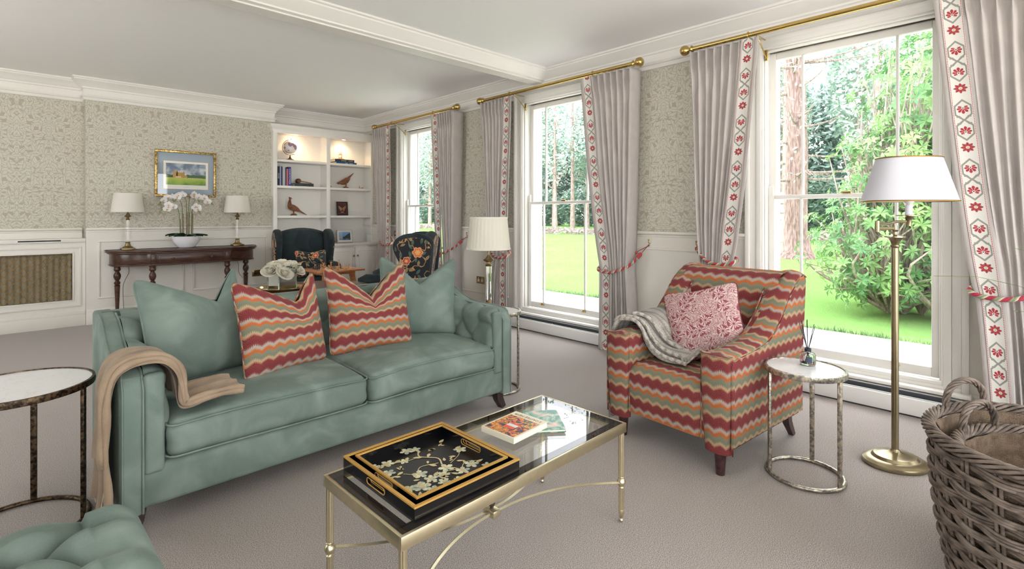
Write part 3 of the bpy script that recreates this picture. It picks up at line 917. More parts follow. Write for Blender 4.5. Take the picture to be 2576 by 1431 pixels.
    # pleat seams and buttons
build_ottoman()
def build_coffee_table():
    x0, x1, y0, y1, H = .752, 1.862, 1.222, 1.705, .42
    cx, cy = (x0+x1)/2, (y0+y1)/2; W, D = (x1-x0)/2, (y1-y0)/2
    t = thing('coffee_table', 'rectangular brass coffee table with dark-edged glass top and curved stretchers', 'coffee table', (cx, cy, 0), rad(.6))
    br = metal('table_brass', 'e2d6b4', .33)
    B = MB(); h0 = H-.052
    for q in ((-W, W, -D, -D+.012), (-W, W, D-.012, D), (-W, -W+.012, -D, D), (W-.012, W, -D, D)): B.box(q[0], q[1], q[2], q[3], h0+.012, H-.001, bev=.0015)
    for q in ((-W, W, -D, -D+.018), (-W, W, D-.018, D), (-W, -W+.018, -D, D), (W-.018, W, -D, D)): B.box(q[0], q[1], q[2], q[3], h0+.012, h0+.02)
    B.build('frame', br, t, smooth=30)
    # glass: clear centre and dark bevelled border band
    k = .036
    B = MB(); B.box(-W+.012+k, W-.012-k, -D+.012+k, D-.012-k, H-.008, H-.001); B.build('glass_top', thin_glass('table_glass', (.97, .985, .975), .05), t, smooth=0)
    B = MB()
    for q in ((-W+.012, W-.012, -D+.012, -D+.012+k), (-W+.012, W-.012, D-.012-k, D-.012), (-W+.012, -W+.012+k, -D+.012+k, D-.012-k), (W-.012-k, W-.012, -D+.012+k, D-.012-k)):
        B.box(q[0], q[1], q[2], q[3], H-.008, H-.001)
    B.build('glass_border', thin_glass('smoked_glass_border', (.28, .27, .27), .05), t, smooth=0)['label'] = 'dark glass border band'
    def flute(B, x, y, z0, z1, r):
        n = 48
        def f(u, v):
            a = 2*PI*u; rr = r*(1-.10*abs(math.sin(u*PI*12))); return (x+rr*math.cos(a), y+rr*math.sin(a), lerp(z0, z1, v))
        B.grid(f, n, 1, cu=True, capv=True)
    for sx in (-1, 1):
        for sy in (-1, 1):
            x, y = sx*(W-.016), sy*(D-.016); B = MB()
            flute(B, x, y, .185, h0+.012, .0125)
            B.lathe([(.0, 0), (.007, 0), (.009, .008), (.006, .014), (.009, .02), (.012, .04), (.0125, .05), (.012, .052)], (x, y, 0), 16)
            flute(B, x, y, .052, .145, .0118)
            B.lathe([(.010, .142), (.012, .146), (.009, .150), (.014, .155), (.0185, .165), (.0185, .173), (.014, .181), (.010, .186), (.013, .19), (.011, .193)], (x, y, 0), 18)
            B.build('leg', br, t, smooth=35)
    for s in (-1, 1):
        pts = []
        for k in range(41):
            u = -1+2*k/40; x = u*(W-.03); y = s*(.012+(D-.028)*(abs(u)**2.2)); pts.append((x, y, .169))
        B = MB(); B.tube(pts, .007, 4, flat=.75); B.build('stretcher', br, t, smooth=30)
    B = MB(); B.box(-.018, .018, -.03, .03, .155, .182, bev=.003); B.build('stretcher_clamp', br, t)
    B = MB(); B.lathe([(0, .182), (.007, .182), (.006, .187), (.011, .192), (.0135, .200), (.011, .209), (0, .214)], (0, 0, 0), 14); B.build('finial', plain('dark_bronze_finial', '4a3a34', .35, .6), t, smooth=60)
    return t
build_coffee_table()

def blossom_mat():
    g = G('chinoiserie_blossom'); n = g.noise(60, 2); g.set(g.mix(n.step(.4, .6), srgb('9fae9f'), srgb('ded9b8')), .5); return g.m
def build_tray(name, label, w, d, h, loc, rz, motif, rim=.012):
    t = thing(name, label, 'tray', loc, rz)
    bl = plain('black_lacquer', '08090c', .12); gd = plain('gilt_edge', 'c79a4c', .35, .3); inn = plain('black_lacquer_matt', '0b0c10', .2)
    W, D = w/2, d/2
    B = MB(); B.box(-W+.004, W-.004, -D+.004, D-.004, 0, .006)
    B.build('base', inn, t, smooth=0)
    hl, hh = .055, .012
    for s in (-1, 1):
        B = MB(); a, b = sorted((s*D, s*(D-rim))); B.box(-W, W, a, b, 0, h-.002); B.build('side', bl, t, smooth=30)
        a, b = sorted((s*W, s*(W-rim))); B = MB(); z0, z1 = h*.5-.008, h*.5+.012
        B.box(a, b, -D+rim, D-rim, 0, z0); B.box(a, b, -D+rim, D-rim, z1, h-.002)
        for q in (-1, 1):
            ya, yb = sorted((q*hl, q*(D-rim))); B.box(a, b, ya, yb, z0, z1)
        o = B.build('side', bl, t, smooth=30)
        B = MB(); zc = (z0+z1)/2; r = .010
        pts = [(0, r*math.sin(A)*-1, r*math.cos(A)) for A in ()]
        lp = []
        for q, a0 in ((1, -90), (-1, 90)):
            for k in range(9):
                A = rad(a0+180*k/8); lp.append((0, q*(hl-r)+r*math.cos(A), r*math.sin(A)))
        for xx in (s*W+s*.0005, s*(W-rim)-s*.0005): B.tube([(xx, p[1], zc+p[2]) for p in lp], .0016, 5, closed=True)
        B.build('handle_trim', gd, o, smooth=60)
    B = MB()
    for q in ((-W, W, -D, -D+rim), (-W, W, D-rim, D), (-W, -W+rim, -D+rim, D-rim), (W-rim, W, -D+rim, D-rim)): B.box(*q, h-.002, h+.001, bev=.001)
    for q in ((-W-.001, W+.001, -D-.001, -D+.003), (-W-.001, W+.001, D-.003, D+.001), (-W-.001, -W+.003, -D, D), (W-.003, W+.001, -D, D)): B.box(*q, h-.004, h+.002)
    B.build('gilt_rim', gd, t, smooth=30)
    if motif:
        rnd = random.Random(4); F = MB(); G_ = MB(); z = .0068
        def fl(x, y, r, n=5):
            a0 = rnd.uniform(0, 6)
            for k in range(n):
                a = a0+2*PI*k/n; P = [(x, y, z)]
                for j in range(-3, 4):
                    b = a+j*.2; q = r*(1-.10*abs(j)) if abs(j) < 3 else r*.5
                    P.append((x+q*math.cos(b), y+q*math.sin(b), z+k*.00004))
                F.poly(P)
            G_.poly([(x+r*.3*math.cos(k*PI/4), y+r*.3*math.sin(k*PI/4), z+.0006) for k in range(8)])
        def leaf(x, y, a, L, w=.22):
            c, s = math.cos(a), math.sin(a); P = []
            for u, q in ((0, 0), (.3, w), (.65, w*.8), (1, 0), (.65, -w*.8), (.3, -w)): P.append((x+(u*c-q*s)*L, y+(u*s+q*c)*L, z+.0003))
            G_.poly(P)
        def br(pts, r): G_.tube([(p[0], p[1], z+.0004) for p in spline([(a, b, 0) for a, b in pts], 5)], r, 4, flat=.3)
        br([(.06, -.155), (.055, -.08), (.03, -.03), (.05, .03), (.01, .085), (.03, .13), (.0, .155)], .0028)
        br([(.055, -.08), (-.02, -.06), (-.08, -.085), (-.14, -.06)], .0018); br([(.05, -.1), (.1, -.06), (.14, -.08)], .0016)
        br([(.03, .0), (-.03, .02), (-.07, -.01), (-.10, .02)], .0016); br([(.01, .085), (-.05, .09), (-.09, .12)], .0014); br([(.06, -.03), (.12, .0), (.15, .04)], .0013)
        for x, y, r in ((.03, -.045, .024), (-.005, -.075, .020), (-.05, -.07, .021), (-.10, -.09, .026), (-.135, -.075, .02), (-.06, -.02, .024), (-.03, -.115, .02), (.06, -.10, .022), (.11, -.085, .023), (.015, -.14, .02), (-.085, -.13, .022), (.0, .155, .022), (.03, .145, .018), (-.10, .12, .022), (-.05, .095, .016), (-.13, .06, .02), (.15, .03, .022), (.145, -.13, .018), (-.145, .13, .018)): fl(x, y, r*1.2)
        for k in range(48):
            leaf(rnd.uniform(-.14, .15), rnd.uniform(-.15, .14), rnd.uniform(0, 6), rnd.uniform(.018, .034))
        gold = plain('gilt_branch', 'c9b98a', .4, .1)
        F.build('blossom', blossom_mat(), t, smooth=0); G_.build('branch', gold, t, smooth=0)
    return t
build_tray('lacquer_tray', 'larger black lacquer tray with gilt rim standing on the glass coffee table', .423, .440, .044, (1.028, 1.466, .4205), rad(.2), False)
build_tray('lacquer_tray', 'smaller black and gilt tray painted with white blossom, nested in the larger one', .370, .377, .041, (1.031, 1.468, .4272), rad(.2), True, .009)

def build_book(name, label, w, d, h, loc, rz, cover, extra=None, group=None, pages='e9e2d2', spine='-x', cat='book'):
    """lies flat; spine on the -x side"""
    t = thing(name, label, cat, loc, rz, group)
    B = MB(); B.box(-w/2, w/2, -d/2, d/2, 0, .0022); B.box(-w/2, w/2, -d/2, d/2, h-.0022, h); B.box(-w/2, -w/2+.003, -d/2, d/2, 0, h)
    B.build('cover', cover, t, smooth=0)
    B = MB(); B.box(-w/2+.003, w/2-.003, -d/2+.003, d/2-.003, .0022, h-.0022); B.build('pages', paint(pages, .8), t, smooth=0)
    if extra: extra(t)
    return t
@mat
def tapestry():
    g = G('tapestry_print'); n = g.noise(26, 3, dist=1.5); m = g.noise(12, 2, dist=2)
    c = g.ramp(n, [(0, srgb('1f2a44')), (.40, srgb('27304a')), (.44, srgb('c03a2a')), (.50, srgb('e28a2e')), (.56, srgb('e8b04a')), (.6, srgb('3c5a45')), (.66, srgb('d94f33')), (1, srgb('e7d2a0'))], 'CONSTANT')
    g.set(c, .35); return g.m
@mat
def green_print():
    g = G('green_floral_print'); n = g.noise(16, 3, dist=1)
    g.set(g.ramp(n, [(0, srgb('2f6a5a')), (.42, srgb('4f8f78')), (.5, srgb('8fb7a4')), (.58, srgb('e2b9a6')), (.7, srgb('f0dfcf'))]), .35); return g.m
def ex1(t):
    B = MB(); B.box(-.098, .062, -.078, .078, .0225, .0231); B.build('cover_picture', tapestry(), t, smooth=0)
    B = MB(); B.box(-.05, .0, -.03, .02, .0231, .0234); B.box(-.03, -.01, -.03, .02, .0233, .0236, mi=1); B.build('crest', [paint('e0593c'), paint('d9dfe0')], t, smooth=0)
    B = MB(); B.text('S.CASTLE MEYR', .021, T(.082, 0, .0227) @ RZ(rad(90)), .0003); B.build('lettering', paint('a07a4a'), t, smooth=0)
def ex2(t):
    B = MB(); B.text('DEVIL', .022, T(.045, .02, .0117) @ RZ(rad(90)), .0003); B.build('lettering', paint('e9f0ea'), t, smooth=0)
build_book('coffee_table_book', 'green and pink floral paperback half under the tapestry-covered book', .155, .21, .0115, (1.610, 1.475, .4205), rad(-38), green_print(), ex2)
build_book('coffee_table_book', 'cream hardback with red and gold tapestry cover picture on the glass table', .21, .175, .022, (1.455, 1.488, .432), rad(4), paint('e6dfc9', .4), ex1)

def ring_table(label, c, r, H, mt, top, legs, base_r, rz=0):
    t = thing('round_side_table', label, 'side table', (c[0], c[1], 0), rz)
    B = MB(); B.lathe([(r-.006, H-.028), (r, H-.026), (r+.002, H-.012), (r, H), (r-.010, H+.001), (r-.012, H-.006), (r-.012, H-.028)], (0, 0, 0), 64, cap=False); B.build('rim', mt, t, smooth=40)
    B = MB(); B.lathe([(0, H-.018), (r-.011, H-.018), (r-.011, H-.004), (0, H-.004)], (0, 0, 0), 64, cap=False); B.build('top', top, t, smooth=30)
    B = MB(); B.tube([(base_r*math.cos(2*PI*k/64), base_r*math.sin(2*PI*k/64), .010) for k in range(64)], .011, 8, closed=True, flat=.85); B.build('base_ring', mt, t, smooth=60)
    for a in legs:
        x, y = (base_r)*math.cos(rad(a)), (base_r)*math.sin(rad(a)); B = MB(); M = T(x, y, 0) @ RZ(rad(a)); B.box(-.007, .007, -.011, .011, .012, H-.026, bev=.002, M=M); B.build('leg', mt, t, smooth=30)
    return t
bz = mottled('aged_bronze', '2b221c', '6b5843', .45); sv = mottled('aged_silver', '8d8983', 'd6cbb6', .3)
ring_table('round white-topped side table with dark bronze frame beside the sofa throw', (-.005, 2.945), .258, .60, bz, marble(), (-27, 75, 190), .235)
ring_table('round white-topped side table with silvered frame beside the flame-stitch armchair', (2.84, .826), .182, .542, sv, marble(), (130, 255, 5), .168)
ring_table('round white-topped side table behind the sofa corner holding the pleated-shade lamp', (2.600, 2.845), .175, .59, sv, marble(), (300, 60, 180), .16)

def build_diffuser():
    t = thing('reed_diffuser', 'clear glass reed diffuser bottle with dark reeds on the silvered table', 'reed diffuser', (2.90, .830, .5435), 0)
    B = MB(); B.lathe([(0, 0), (.034, 0), (.037, .004), (.037, .050), (.032, .058), (.014, .062), (.013, .076), (.010, .076), (.010, .064), (.028, .054), (.033, .048), (.033, .008), (0, .007)], (0, 0, 0), 32, cap=False)
    b = B.build('bottle', glass('bottle_glass'), t, smooth=40)
    B = MB(); B.lathe([(.0135, .066), (.0155, .066), (.0155, .080), (.0135, .080)], (0, 0, 0), 24, cap=False); B.build('collar', plain('dark_collar', '3b4250', .3, .6), t)
    B = MB(); B.lathe([(0, .0075), (.0325, .0075), (.0325, .022), (0, .022)], (0, 0, 0), 24, cap=False); B.build('liquid', glass('diffuser_oil', 'e8eef2'), t)
    B = MB(); B.grid(lambda u, v: (.0376*math.cos(rad(205)+(u-.5)*.75), .0376*math.sin(rad(205)+(u-.5)*.75), .03+(v-.5)*.030), 8, 1); B.build('label', plain('dark_label', '3a4558', .4), t, smooth=180)
    for k, (a, l) in enumerate(((150, .20), (120, .215), (190, .23), (20, .22), (330, .2), (60, .21), (250, .20))):
        B = MB(); dx, dy = .32*math.cos(rad(a))*.5, .32*math.sin(rad(a))*.5; B.tube([(-dx*.09, -dy*.09, .012), (dx*l*1.2, dy*l*1.2, l)], .0018, 5); B.build('reed', plain('black_reed', '23242a', .7), t)
build_diffuser()

def table_lamp(name, label, loc, s, zs, hts, rb, rt, mt_shade, pleat=False, base=.06, square=True, glassr=.017, group=None):
    """zs: shade bottom/top heights; hts: base top, column top; all above the base"""
    t = thing(name, label, 'lamp', loc, 0, group); bs = metal('lamp_bronze', '96805c', .35)
    zb, zt = zs; hb, hc = hts
    B = MB()
    if square: B.box(-base, base, -base, base, 0, .022, bev=.004)
    else: B.lathe([(0, 0), (base, 0), (base, .018), (base*.9, .024)], (0, 0, 0), 24)
    B.lathe([(base*.85, .022), (base*.75, .034), (base*.45, .046), (base*.32, hb-.012), (base*.4, hb-.006), (base*.36, hb)], (0, 0, 0), 24)
    B.build('base', bs, t, smooth=40)
    B = MB(); B.lathe([(glassr, hb), (glassr, hc)], (0, 0, 0), 10 if pleat else 20); B.build('glass_column', glass('crystal_column'), t, smooth=20)
    B = MB(); B.lathe([(glassr*1.1, hc), (glassr*1.3, hc+.008), (glassr*.9, hc+.016), (glassr*.8, hc+.03), (glassr*1.9, hc+.042), (glassr*2.0, hc+.05), (glassr*1.2, hc+.06), (glassr*.5, hc+.08), (.006, hc+.085), (.006, zt-.03)], (0, 0, 0), 20); B.build('neck', bs, t, smooth=40)
    B = MB(); n = 96 if pleat else 48
    def sh(off):
        def f(u, v):
            a = 2*PI*u; r = lerp(rb, rt, v)+off
            if pleat: r += .0035*(abs(math.sin(u*PI*32))-.5)*(1 if .04 < v < .96 else 0)
            return (r*math.cos(a), r*math.sin(a), lerp(zb, zt, v))
        return f
    B.grid(sh(0), n, 12 if pleat else 3, cu=True); B.grid(sh(-.0025), n, 12 if pleat else 3, cu=True)
    B.build('lamp_shade', mt_shade, t, smooth=180 if not pleat else 60)
    if pleat:
        B = MB()
        for r, z in ((rb, zb), (rt, zt)): B.lathe([(r-.002, z-.006), (r+.003, z-.006), (r+.003, z+.008), (r-.002, z+.008)], (0, 0, 0), 64, cap=False)
        B.build('shade_trim', shade('shade_trim_silk', 'efebe0'), t)
    B = MB(); B.tube([(-rt*.98, 0, zt-.02), (rt*.98, 0, zt-.02)], .0015, 5); B.tube([(0, -rt*.98, zt-.02), (0, rt*.98, zt-.02)], .0015, 5); B.build('shade_carrier', bs, t)
    return t
table_lamp('table_lamp', 'tall lamp with pleated ivory shade and glass column behind the sofa corner', (2.545, 2.885, .5905), 1, (.462, .69), (.075, .33), .163, .138, shade('pleated_silk', 'ece8da'), True, base=.06, square=False, glassr=.021)

def build_floor_lamp():
    t = thing('floor_lamp', 'antique brass swing-arm floor lamp with oval white shade by the near window', 'floor lamp', (3.307, .535, 0), rad(-44))
    ab = ABRASS()
    B = MB(); B.lathe([(0, 0), (.150, 0), (.153, .012), (.150, .022), (.138, .028), (.125, .036), (.110, .037), (.098, .050), (.082, .052), (.056, .062), (.028, .068), (.016, .08), (.014, .09)], (0, 0, 0), 64, sx=1, sy=.85); B.build('base', ab, t, smooth=35)
    B = MB(); B.cyl((0, 0, .08), (0, 0, 1.14), .0165, seg=24); B.lathe([(.0165, 1.13), (.021, 1.137), (.021, 1.145), (.017, 1.15), (.022, 1.165), (.034, 1.178), (.047, 1.186), (.047, 1.191), (.02, 1.195), (.011, 1.20), (.011, 1.215), (.016, 1.22), (.011, 1.226), (.011, 1.245)], (0, 0, 0), 28); B.build('pole', ab, t, smooth=35)
    B = MB(); ex = -.085
    B.tube([(0, 0, 1.232), (ex, .01, 1.232)], .0062, 8, flat=1.2); B.cyl((ex, .01, 1.214), (ex, .01, 1.272), .0115, seg=14); B.cyl((0, 0, 1.214), (0, 0, 1.25), .0105, seg=14)
    sx = .072
    B.tube(spline([(ex, .01, 1.258), (ex+.06, .012, 1.257), (.02, .01, 1.268), (sx, 0, 1.268)], 5), .0062, 8, flat=1.2)
    B.lathe([(.0, 1.245), (.012, 1.245), (.013, 1.275), (.02, 1.29), (.03, 1.296), (.056, 1.298), (.056, 1.302), (.02, 1.304)], (sx, 0, 0), 24)
    B.build('swing_arm', ab, t, smooth=35)
    B = MB(); B.cyl((sx, 0, 1.303), (sx, 0, 1.355), .0165, seg=20); B.build('candle_sleeve', paint('e9e8ee', .5), t)
    B = MB(); B.tube([(sx-.03, 0, 1.37), (sx-.012, 0, 1.357), (sx+.012, 0, 1.357), (sx+.03, 0, 1.37)], .002, 5); B.lathe([(.012, 1.356), (.022, 1.37), (.026, 1.39), (.0, 1.42)], (sx, 0, 0), 16); B.build('bulb', paint('f0eee8', .3), t)
    zb, zt = 1.375, 1.600
    def sh(off, r0=(.224, .142), r1=(.152, .096)):
        def f(u, v):
            a = 2*PI*u; rx = lerp(r0[0], r1[0], v)+off; ry = lerp(r0[1], r1[1], v)+off; e = .8
            c, s = math.cos(a), math.sin(a)
            return (sx+rx*math.copysign(abs(c)**e, c), ry*math.copysign(abs(s)**e, s), lerp(zb, zt, v))
        return f
    B = MB(); B.grid(sh(0), 72, 4, cu=True); B.grid(sh(-.003), 72, 4, cu=True); o = B.build('lamp_shade', shade('white_card_shade', 'e9e8ee'), t, smooth=180)
    B = MB()
    for v in (0, 1): B.tube([sh(.001)(k/72, v) for k in range(72)], .0035, 5, closed=True)
    B.build('shade_trim', metal('gilt_trim', 'b08e4e', .4), o)
    B = MB(); B.tube([(sx, 0, 1.35), (sx, 0, zt+.006)], .003, 6); B.tube([(sx-.14, 0, zt-.012), (sx+.14, 0, zt-.012)], .002, 5); B.tube([(sx+.018*math.cos(k*PI/8), 0, zt+.024+.018*math.sin(k*PI/8)) for k in range(16)], .003, 6, closed=True); B.build('finial_ring', ab, t)
build_floor_lamp()
# ------------------------------------------------------------------ armchair in flame stitch
def build_armchair():
    fl = flame(); cx, cy = 2.93, 1.397; a = rad(-95)      # local -y is the front
    t = thing('flame_stitch_armchair', 'armchair upholstered in red, sage and orange flame-stitch stripes by the windows', 'armchair', (cx, cy, 0), a)
    W, F, Bk = .39, -.43, .405; AW = .165; ZB = .165
    # base and seat
    B = MB(); B.grid
    def seatf(u, v):
        return None
    # seat: one surface from the back of the seat over the front down to the hem
    sp = spline([(0, .25, .425), (0, 0, .445), (0, -.25, .455), (0, -.36, .45), (0, -.405, .415), (0, -.415, .36), (0, -.412, .25), (0, -.405, ZB)], 6)
    L = [0]
    for p, q in zip(sp, sp[1:]): L.append(L[-1]+(q-p).length)
    wi = W-AW+.012
    B = MB(); n = len(sp)-1
    def sf(u, v):
        p = sp[round(v*n)]; x = lerp(-wi, wi, u); e = max(0, 1-abs(2*u-1)**6)
        return (x, p.y+.012*(1-e), p.z-.016*(1-e)*(1 if p.z > .4 else 0)+(.0))
    B.grid(sf, 24, n, uvf=lambda u, v: (lerp(-wi, wi, u), -L[round(v*n)]))
    for f in B.bm.faces: f.normal_flip() if f.normal.z < 0 else None
    B.box(-wi, wi, -.38, Bk-.10, ZB, .40)
    B.build('seat', fl, t, smooth=60)
    # arms with rounded fronts, sweeping up into the wings and back
    arm_top = [(F+.02, .605), (F+.12, .612), (F+.32, .628), (F+.43, .655), (F+.52, .705), (F+.60, .780), (F+.66, .855), (F+.72, .915), (F+.78, .955), (Bk-.025, .970), (Bk+.005, .955)]
    top = spline([(0, y, z) for y, z in arm_top], 5)
    for s in (-1, 1):
        B = MB()
        # closed cross-section round the arm at each station along y
        sts = [(F+.0, None)]
        def section(i, m=28):
            p = top[i]; z1 = p.z; tt = i/(len(top)-1)
            w = lerp(AW, .145, sst(.3, .8, tt)); r = .032
            out = []
            xo, xi = W, W-w; lean = .02*(z1-.6)/.35
            pts = [(xi, ZB), (xi, z1-.03), (xi+.012, z1-.008), (xi+.04, z1+.002), ((xi+xo)/2, z1+.007), (xo-.035, z1+.001), (xo-.008, z1-.012), (xo, z1-.035), (xo+.0, ZB)]
            P = []
            for (ax, az), (bx_, bz) in zip(pts, pts[1:]):
                k = 9 if abs(az-bz) > .2 else 2
                for q in range(k): P.append((lerp(ax, bx_, q/k), lerp(az, bz, q/k)))
            P.append(pts[-1]); return P
        N = len(top); secs = [section(i) for i in range(N)]; K = len(secs[0])-1
        def af(u, v):
            i = round(u*(N-1)); j = round(v*K); x, z = secs[i][j]; y = top[i].y
            lean = max(0, (z-.45))*.10*sst(.35, 1, u)
            return (s*x, y+lean, z)
        def auv(u, v):
            i = round(u*(N-1)); j = round(v*K); x, z = secs[i][j]
            return (top[i].y, z)
        def auv_top(u, v):
            i = round(u*(N-1)); j = round(v*K); x, z = secs[i][j]; return (x, -Lt[i])
        Lt = [0]
        for p_, q_ in zip(top, top[1:]): Lt.append(Lt[-1]+(q_-p_).length)
        B.grid(af, N-1, K, uvf=auv)
        for f_ in B.bm.faces:
            c_ = f_.calc_center_median(); ax_ = abs(c_.x)
            if W-.145+.018 < ax_ < W-.012:
                for l in f_.loops:
                    yy = l.vert.co.y; i_ = min(range(N), key=lambda q: abs(top[q].y+max(0, top[q].z-.45)*.10*sst(.35, 1, q/(N-1))-yy)); l[B.uv].uv = (abs(l.vert.co.x), -Lt[i_])
        # back closing face
        B.poly([af(1, j/K) for j in range(K+1)])
        bmesh.ops.recalc_face_normals(B.bm, faces=B.bm.faces[:])
        ao = B.build('arm', fl, t, smooth=60)
        # rounded front panel standing proud, tapering to the floor end
        B = MB()
        def ff(u, v):
            a_ = (u-.5)*PI; z = lerp(.125, .607, v); k = lerp(.80, 1, sst(0, .55, v)); xm = s*(W-AW/2); 
            x = xm+math.sin(a_)*AW/2*k*1.02; y = F+.045-.05*math.cos(a_)**.6-(.012*(1-v))*-1
            return (x, y, z)
        B.grid(ff, 20, 14, uvf=lambda u, v: ((u-.5)*AW*1.3, lerp(.125, .607, v)))
        pp = [ff(k/20, 1) for k in range(21)]
        B.bm.faces.new([B.bm.verts.new((p[0], p[1], p[2]+.002)) for p in pp])
        bmesh.ops.recalc_face_normals(B.bm, faces=B.bm.faces[:])
        po = B.build('arm_front', fl, ao, smooth=60)
        if s > 0: pass
        B = MB(); B.tube([ff(k/20, 1) for k in range(21)], .0045, 6); 
        B.tube([(s*W*1.001, F+.03, .60-q*.47) for q in (0, .5, 1)], .004, 6)
        B.tube([(s*(W-.002), p.y+max(0, p.z-.45)*.10*sst(.35, 1, i/(N-1)), p.z-.020) for i, p in enumerate(top)], .0045, 6)
        B.tube([(s*(W-AW+.008), p.y+max(0, p.z-.45)*.10*sst(.35, 1, i/(N-1)), p.z-.012) for i, p in enumerate(top)], .0045, 6)
        B.build('piping', fl, ao, smooth=180)
    # back rest inside and outer back
    B = MB(); wi2 = W-.148
    bp = spline([(0, .19, .40), (0, .22, .60), (0, .26, .80), (0, .29, .915), (0, .325, .95), (0, .37, .957), (0, Bk+.015, .935), (0, Bk+.01, .6), (0, Bk-.02, ZB)], 6)
    Lb = [0]
    for p, q in zip(bp, bp[1:]): Lb.append(Lb[-1]+(q-p).length)
    nb = len(bp)-1
    B.grid(lambda u, v: (lerp(-wi2-.065, wi2+.065, u), bp[round(v*nb)].y-.015*(1-(2*u-1)**2)*(1 if v < .4 else 0), bp[round(v*nb)].z+.0*u), 20, nb, uvf=lambda u, v: (lerp(-wi2, wi2, u), Lb[round(v*nb)]))
    bmesh.ops.recalc_face_normals(B.bm, faces=B.bm.faces[:])
    B.build('backrest', fl, t, smooth=60)
    # underside hem
    B = MB(); B.box(-W+.01, W-.01, F+.06, Bk-.03, ZB-.012, ZB+.01); B.build('underside', plain('dark_lining', '2a2624', .9), t)
    wd = wood('mahogany_legs', '2e1c1c', '4d3230', .3)
    for sx in (-1, 1):
        B = MB(); B.cyl((sx*(W-.085), F+.07, .0), (sx*(W-.085), F+.07, .16), .021, .033, seg=20); B.build('leg', wd, t)
        B = MB(); x = sx*(W-.06); B.tube([(x, Bk-.08, .165), (x, Bk-.055, .09), (x, Bk+.01, .0)], [.032, .027, .019], 4, up=(1, 1, 0)); B.build('leg', wd, t, smooth=20)
    # knitted throw over the left arm, cushion in the seat
    return t
AC = build_armchair(); ACM = Matrix.Translation(AC.location) @ RZ(AC.rotation_euler.z)
def acw(x, y, z=0): p = ACM @ V((x, y, z)); return (p.x, p.y, p.z)
cushion('floral_cushion', 'dusky red leaf and marigold print cushion with dark piping in the striped armchair', marigold(), .46, .44, .15, acw(.075, -.06, .468), AC.rotation_euler.z+rad(12), rad(22), chop=.02, seed=8, pipe=plain('burgundy_piping', '6d2530', .7), roll=rad(-16), ears=.2)

def knit():
    g = G('cable_knit'); u, v, _ = g.xyz('UV')
    col = (u/.042).fr()-.5; ph = (v/.048+(u/.042).floor()*.5)
    tw = (ph*6.283).sin()*.16
    cab = (1-((col-tw).abs()*3.2)).max(1-((col+tw).abs()*3.2)).max(0.0)
    rib = ((u/.0053*6.283).sin()*.5+.5)*.25; st = ((v/.005+col.abs()*2)*6.283).sin()*.14
    h = cab+rib+st
    g.set(g.mix(h.step(.0, .8), srgb('a59c90'), srgb('d5cdc3')), .95); g.put(g.b.inputs['Sheen Weight'], .3); g.bump(h, .9, .008); return g.m
def build_knit():
    mt = knit(); t = thing('knitted_throw', 'grey-beige cable-knit throw over the arm and seat of the striped armchair', 'throw blanket', (AC.location.x, AC.location.y, 0), AC.rotation_euler.z)
    # in chair space: hangs outside the left arm (x = -W), over it and onto the seat
    sec = [(-.425, .12), (-.428, .30), (-.425, .50), (-.415, .60), (-.385, .652), (-.33, .665), (-.27, .66), (-.23, .625), (-.20, .57), (-.15, .515), (-.08, .487), (.00, .482), (.06, .482)]
    S = spline([(x, 0, z) for x, z in sec], 6); n = len(S)-1
    L = [0]
    for p, q in zip(S, S[1:]): L.append(L[-1]+(q-p).length)
    def f(y0, y1, off, seed, skew=0.0, u0=0.0, u1=1.0):
        def fn(u, v):
            k = lerp(u0, u1, u)*n; i = min(int(k), n-1); p = S[i].lerp(S[i+1], k-i); a = S[min(i+1, n)]-S[i]; nr = V((-a.z, 0, a.x)).normalized()
            y = lerp(y0, y1, v)+skew*u+.01*math.sin(6*u+seed)
            r = off+.009*math.sin(v*9+u*6+seed)+.006*math.sin(v*17-u*9)
            r += .012*math.sin(PI*v)**.4-.012
            q = p+nr*r; return (q.x, y, q.z)
        return fn
    def uvf(u, v): return (v*.36, L[round(u*n)] if True else 0)
    B = MB()
    B.grid(f(-.33, .06, .012, 0, .06), n, 30, uvf=uvf)
    B.grid(f(-.30, .08, .026, 1.2, .08, .30, .98), n, 30, uvf=uvf)
    B.grid(f(-.24, .10, .040, 2.1, .12, .42, .93), n, 30, uvf=uvf)
    for (y0, off, sk, u0, u1) in ((-.333, .010, .06, 0, 1), (-.303, .024, .08, .3, .98), (-.243, .038, .12, .42, .93), (.105, .030, .12, .42, .93)):
        fn = f(y0, y0+.001, off, 0, sk, u0, u1); B.tube([fn(k/40, .5) for k in range(41)], .0115, 8)
    fn = f(-.30, .16, .028, 1.2, .08, .96, .97); B.tube([fn(.5, k/20) for k in range(21)], .015, 8)
    B.build('knitted_blanket', mt, t, smooth=180)
    B = MB(); 
    for i in range(56):
        y = -.33+i*.007; B.tube([(-.437, y, .16), (-.44, y-.004, .10), (-.43, y-.008, .055)], .0045, 5)
    B.build('ribbed_hem', mt, t, smooth=180)
build_knit()

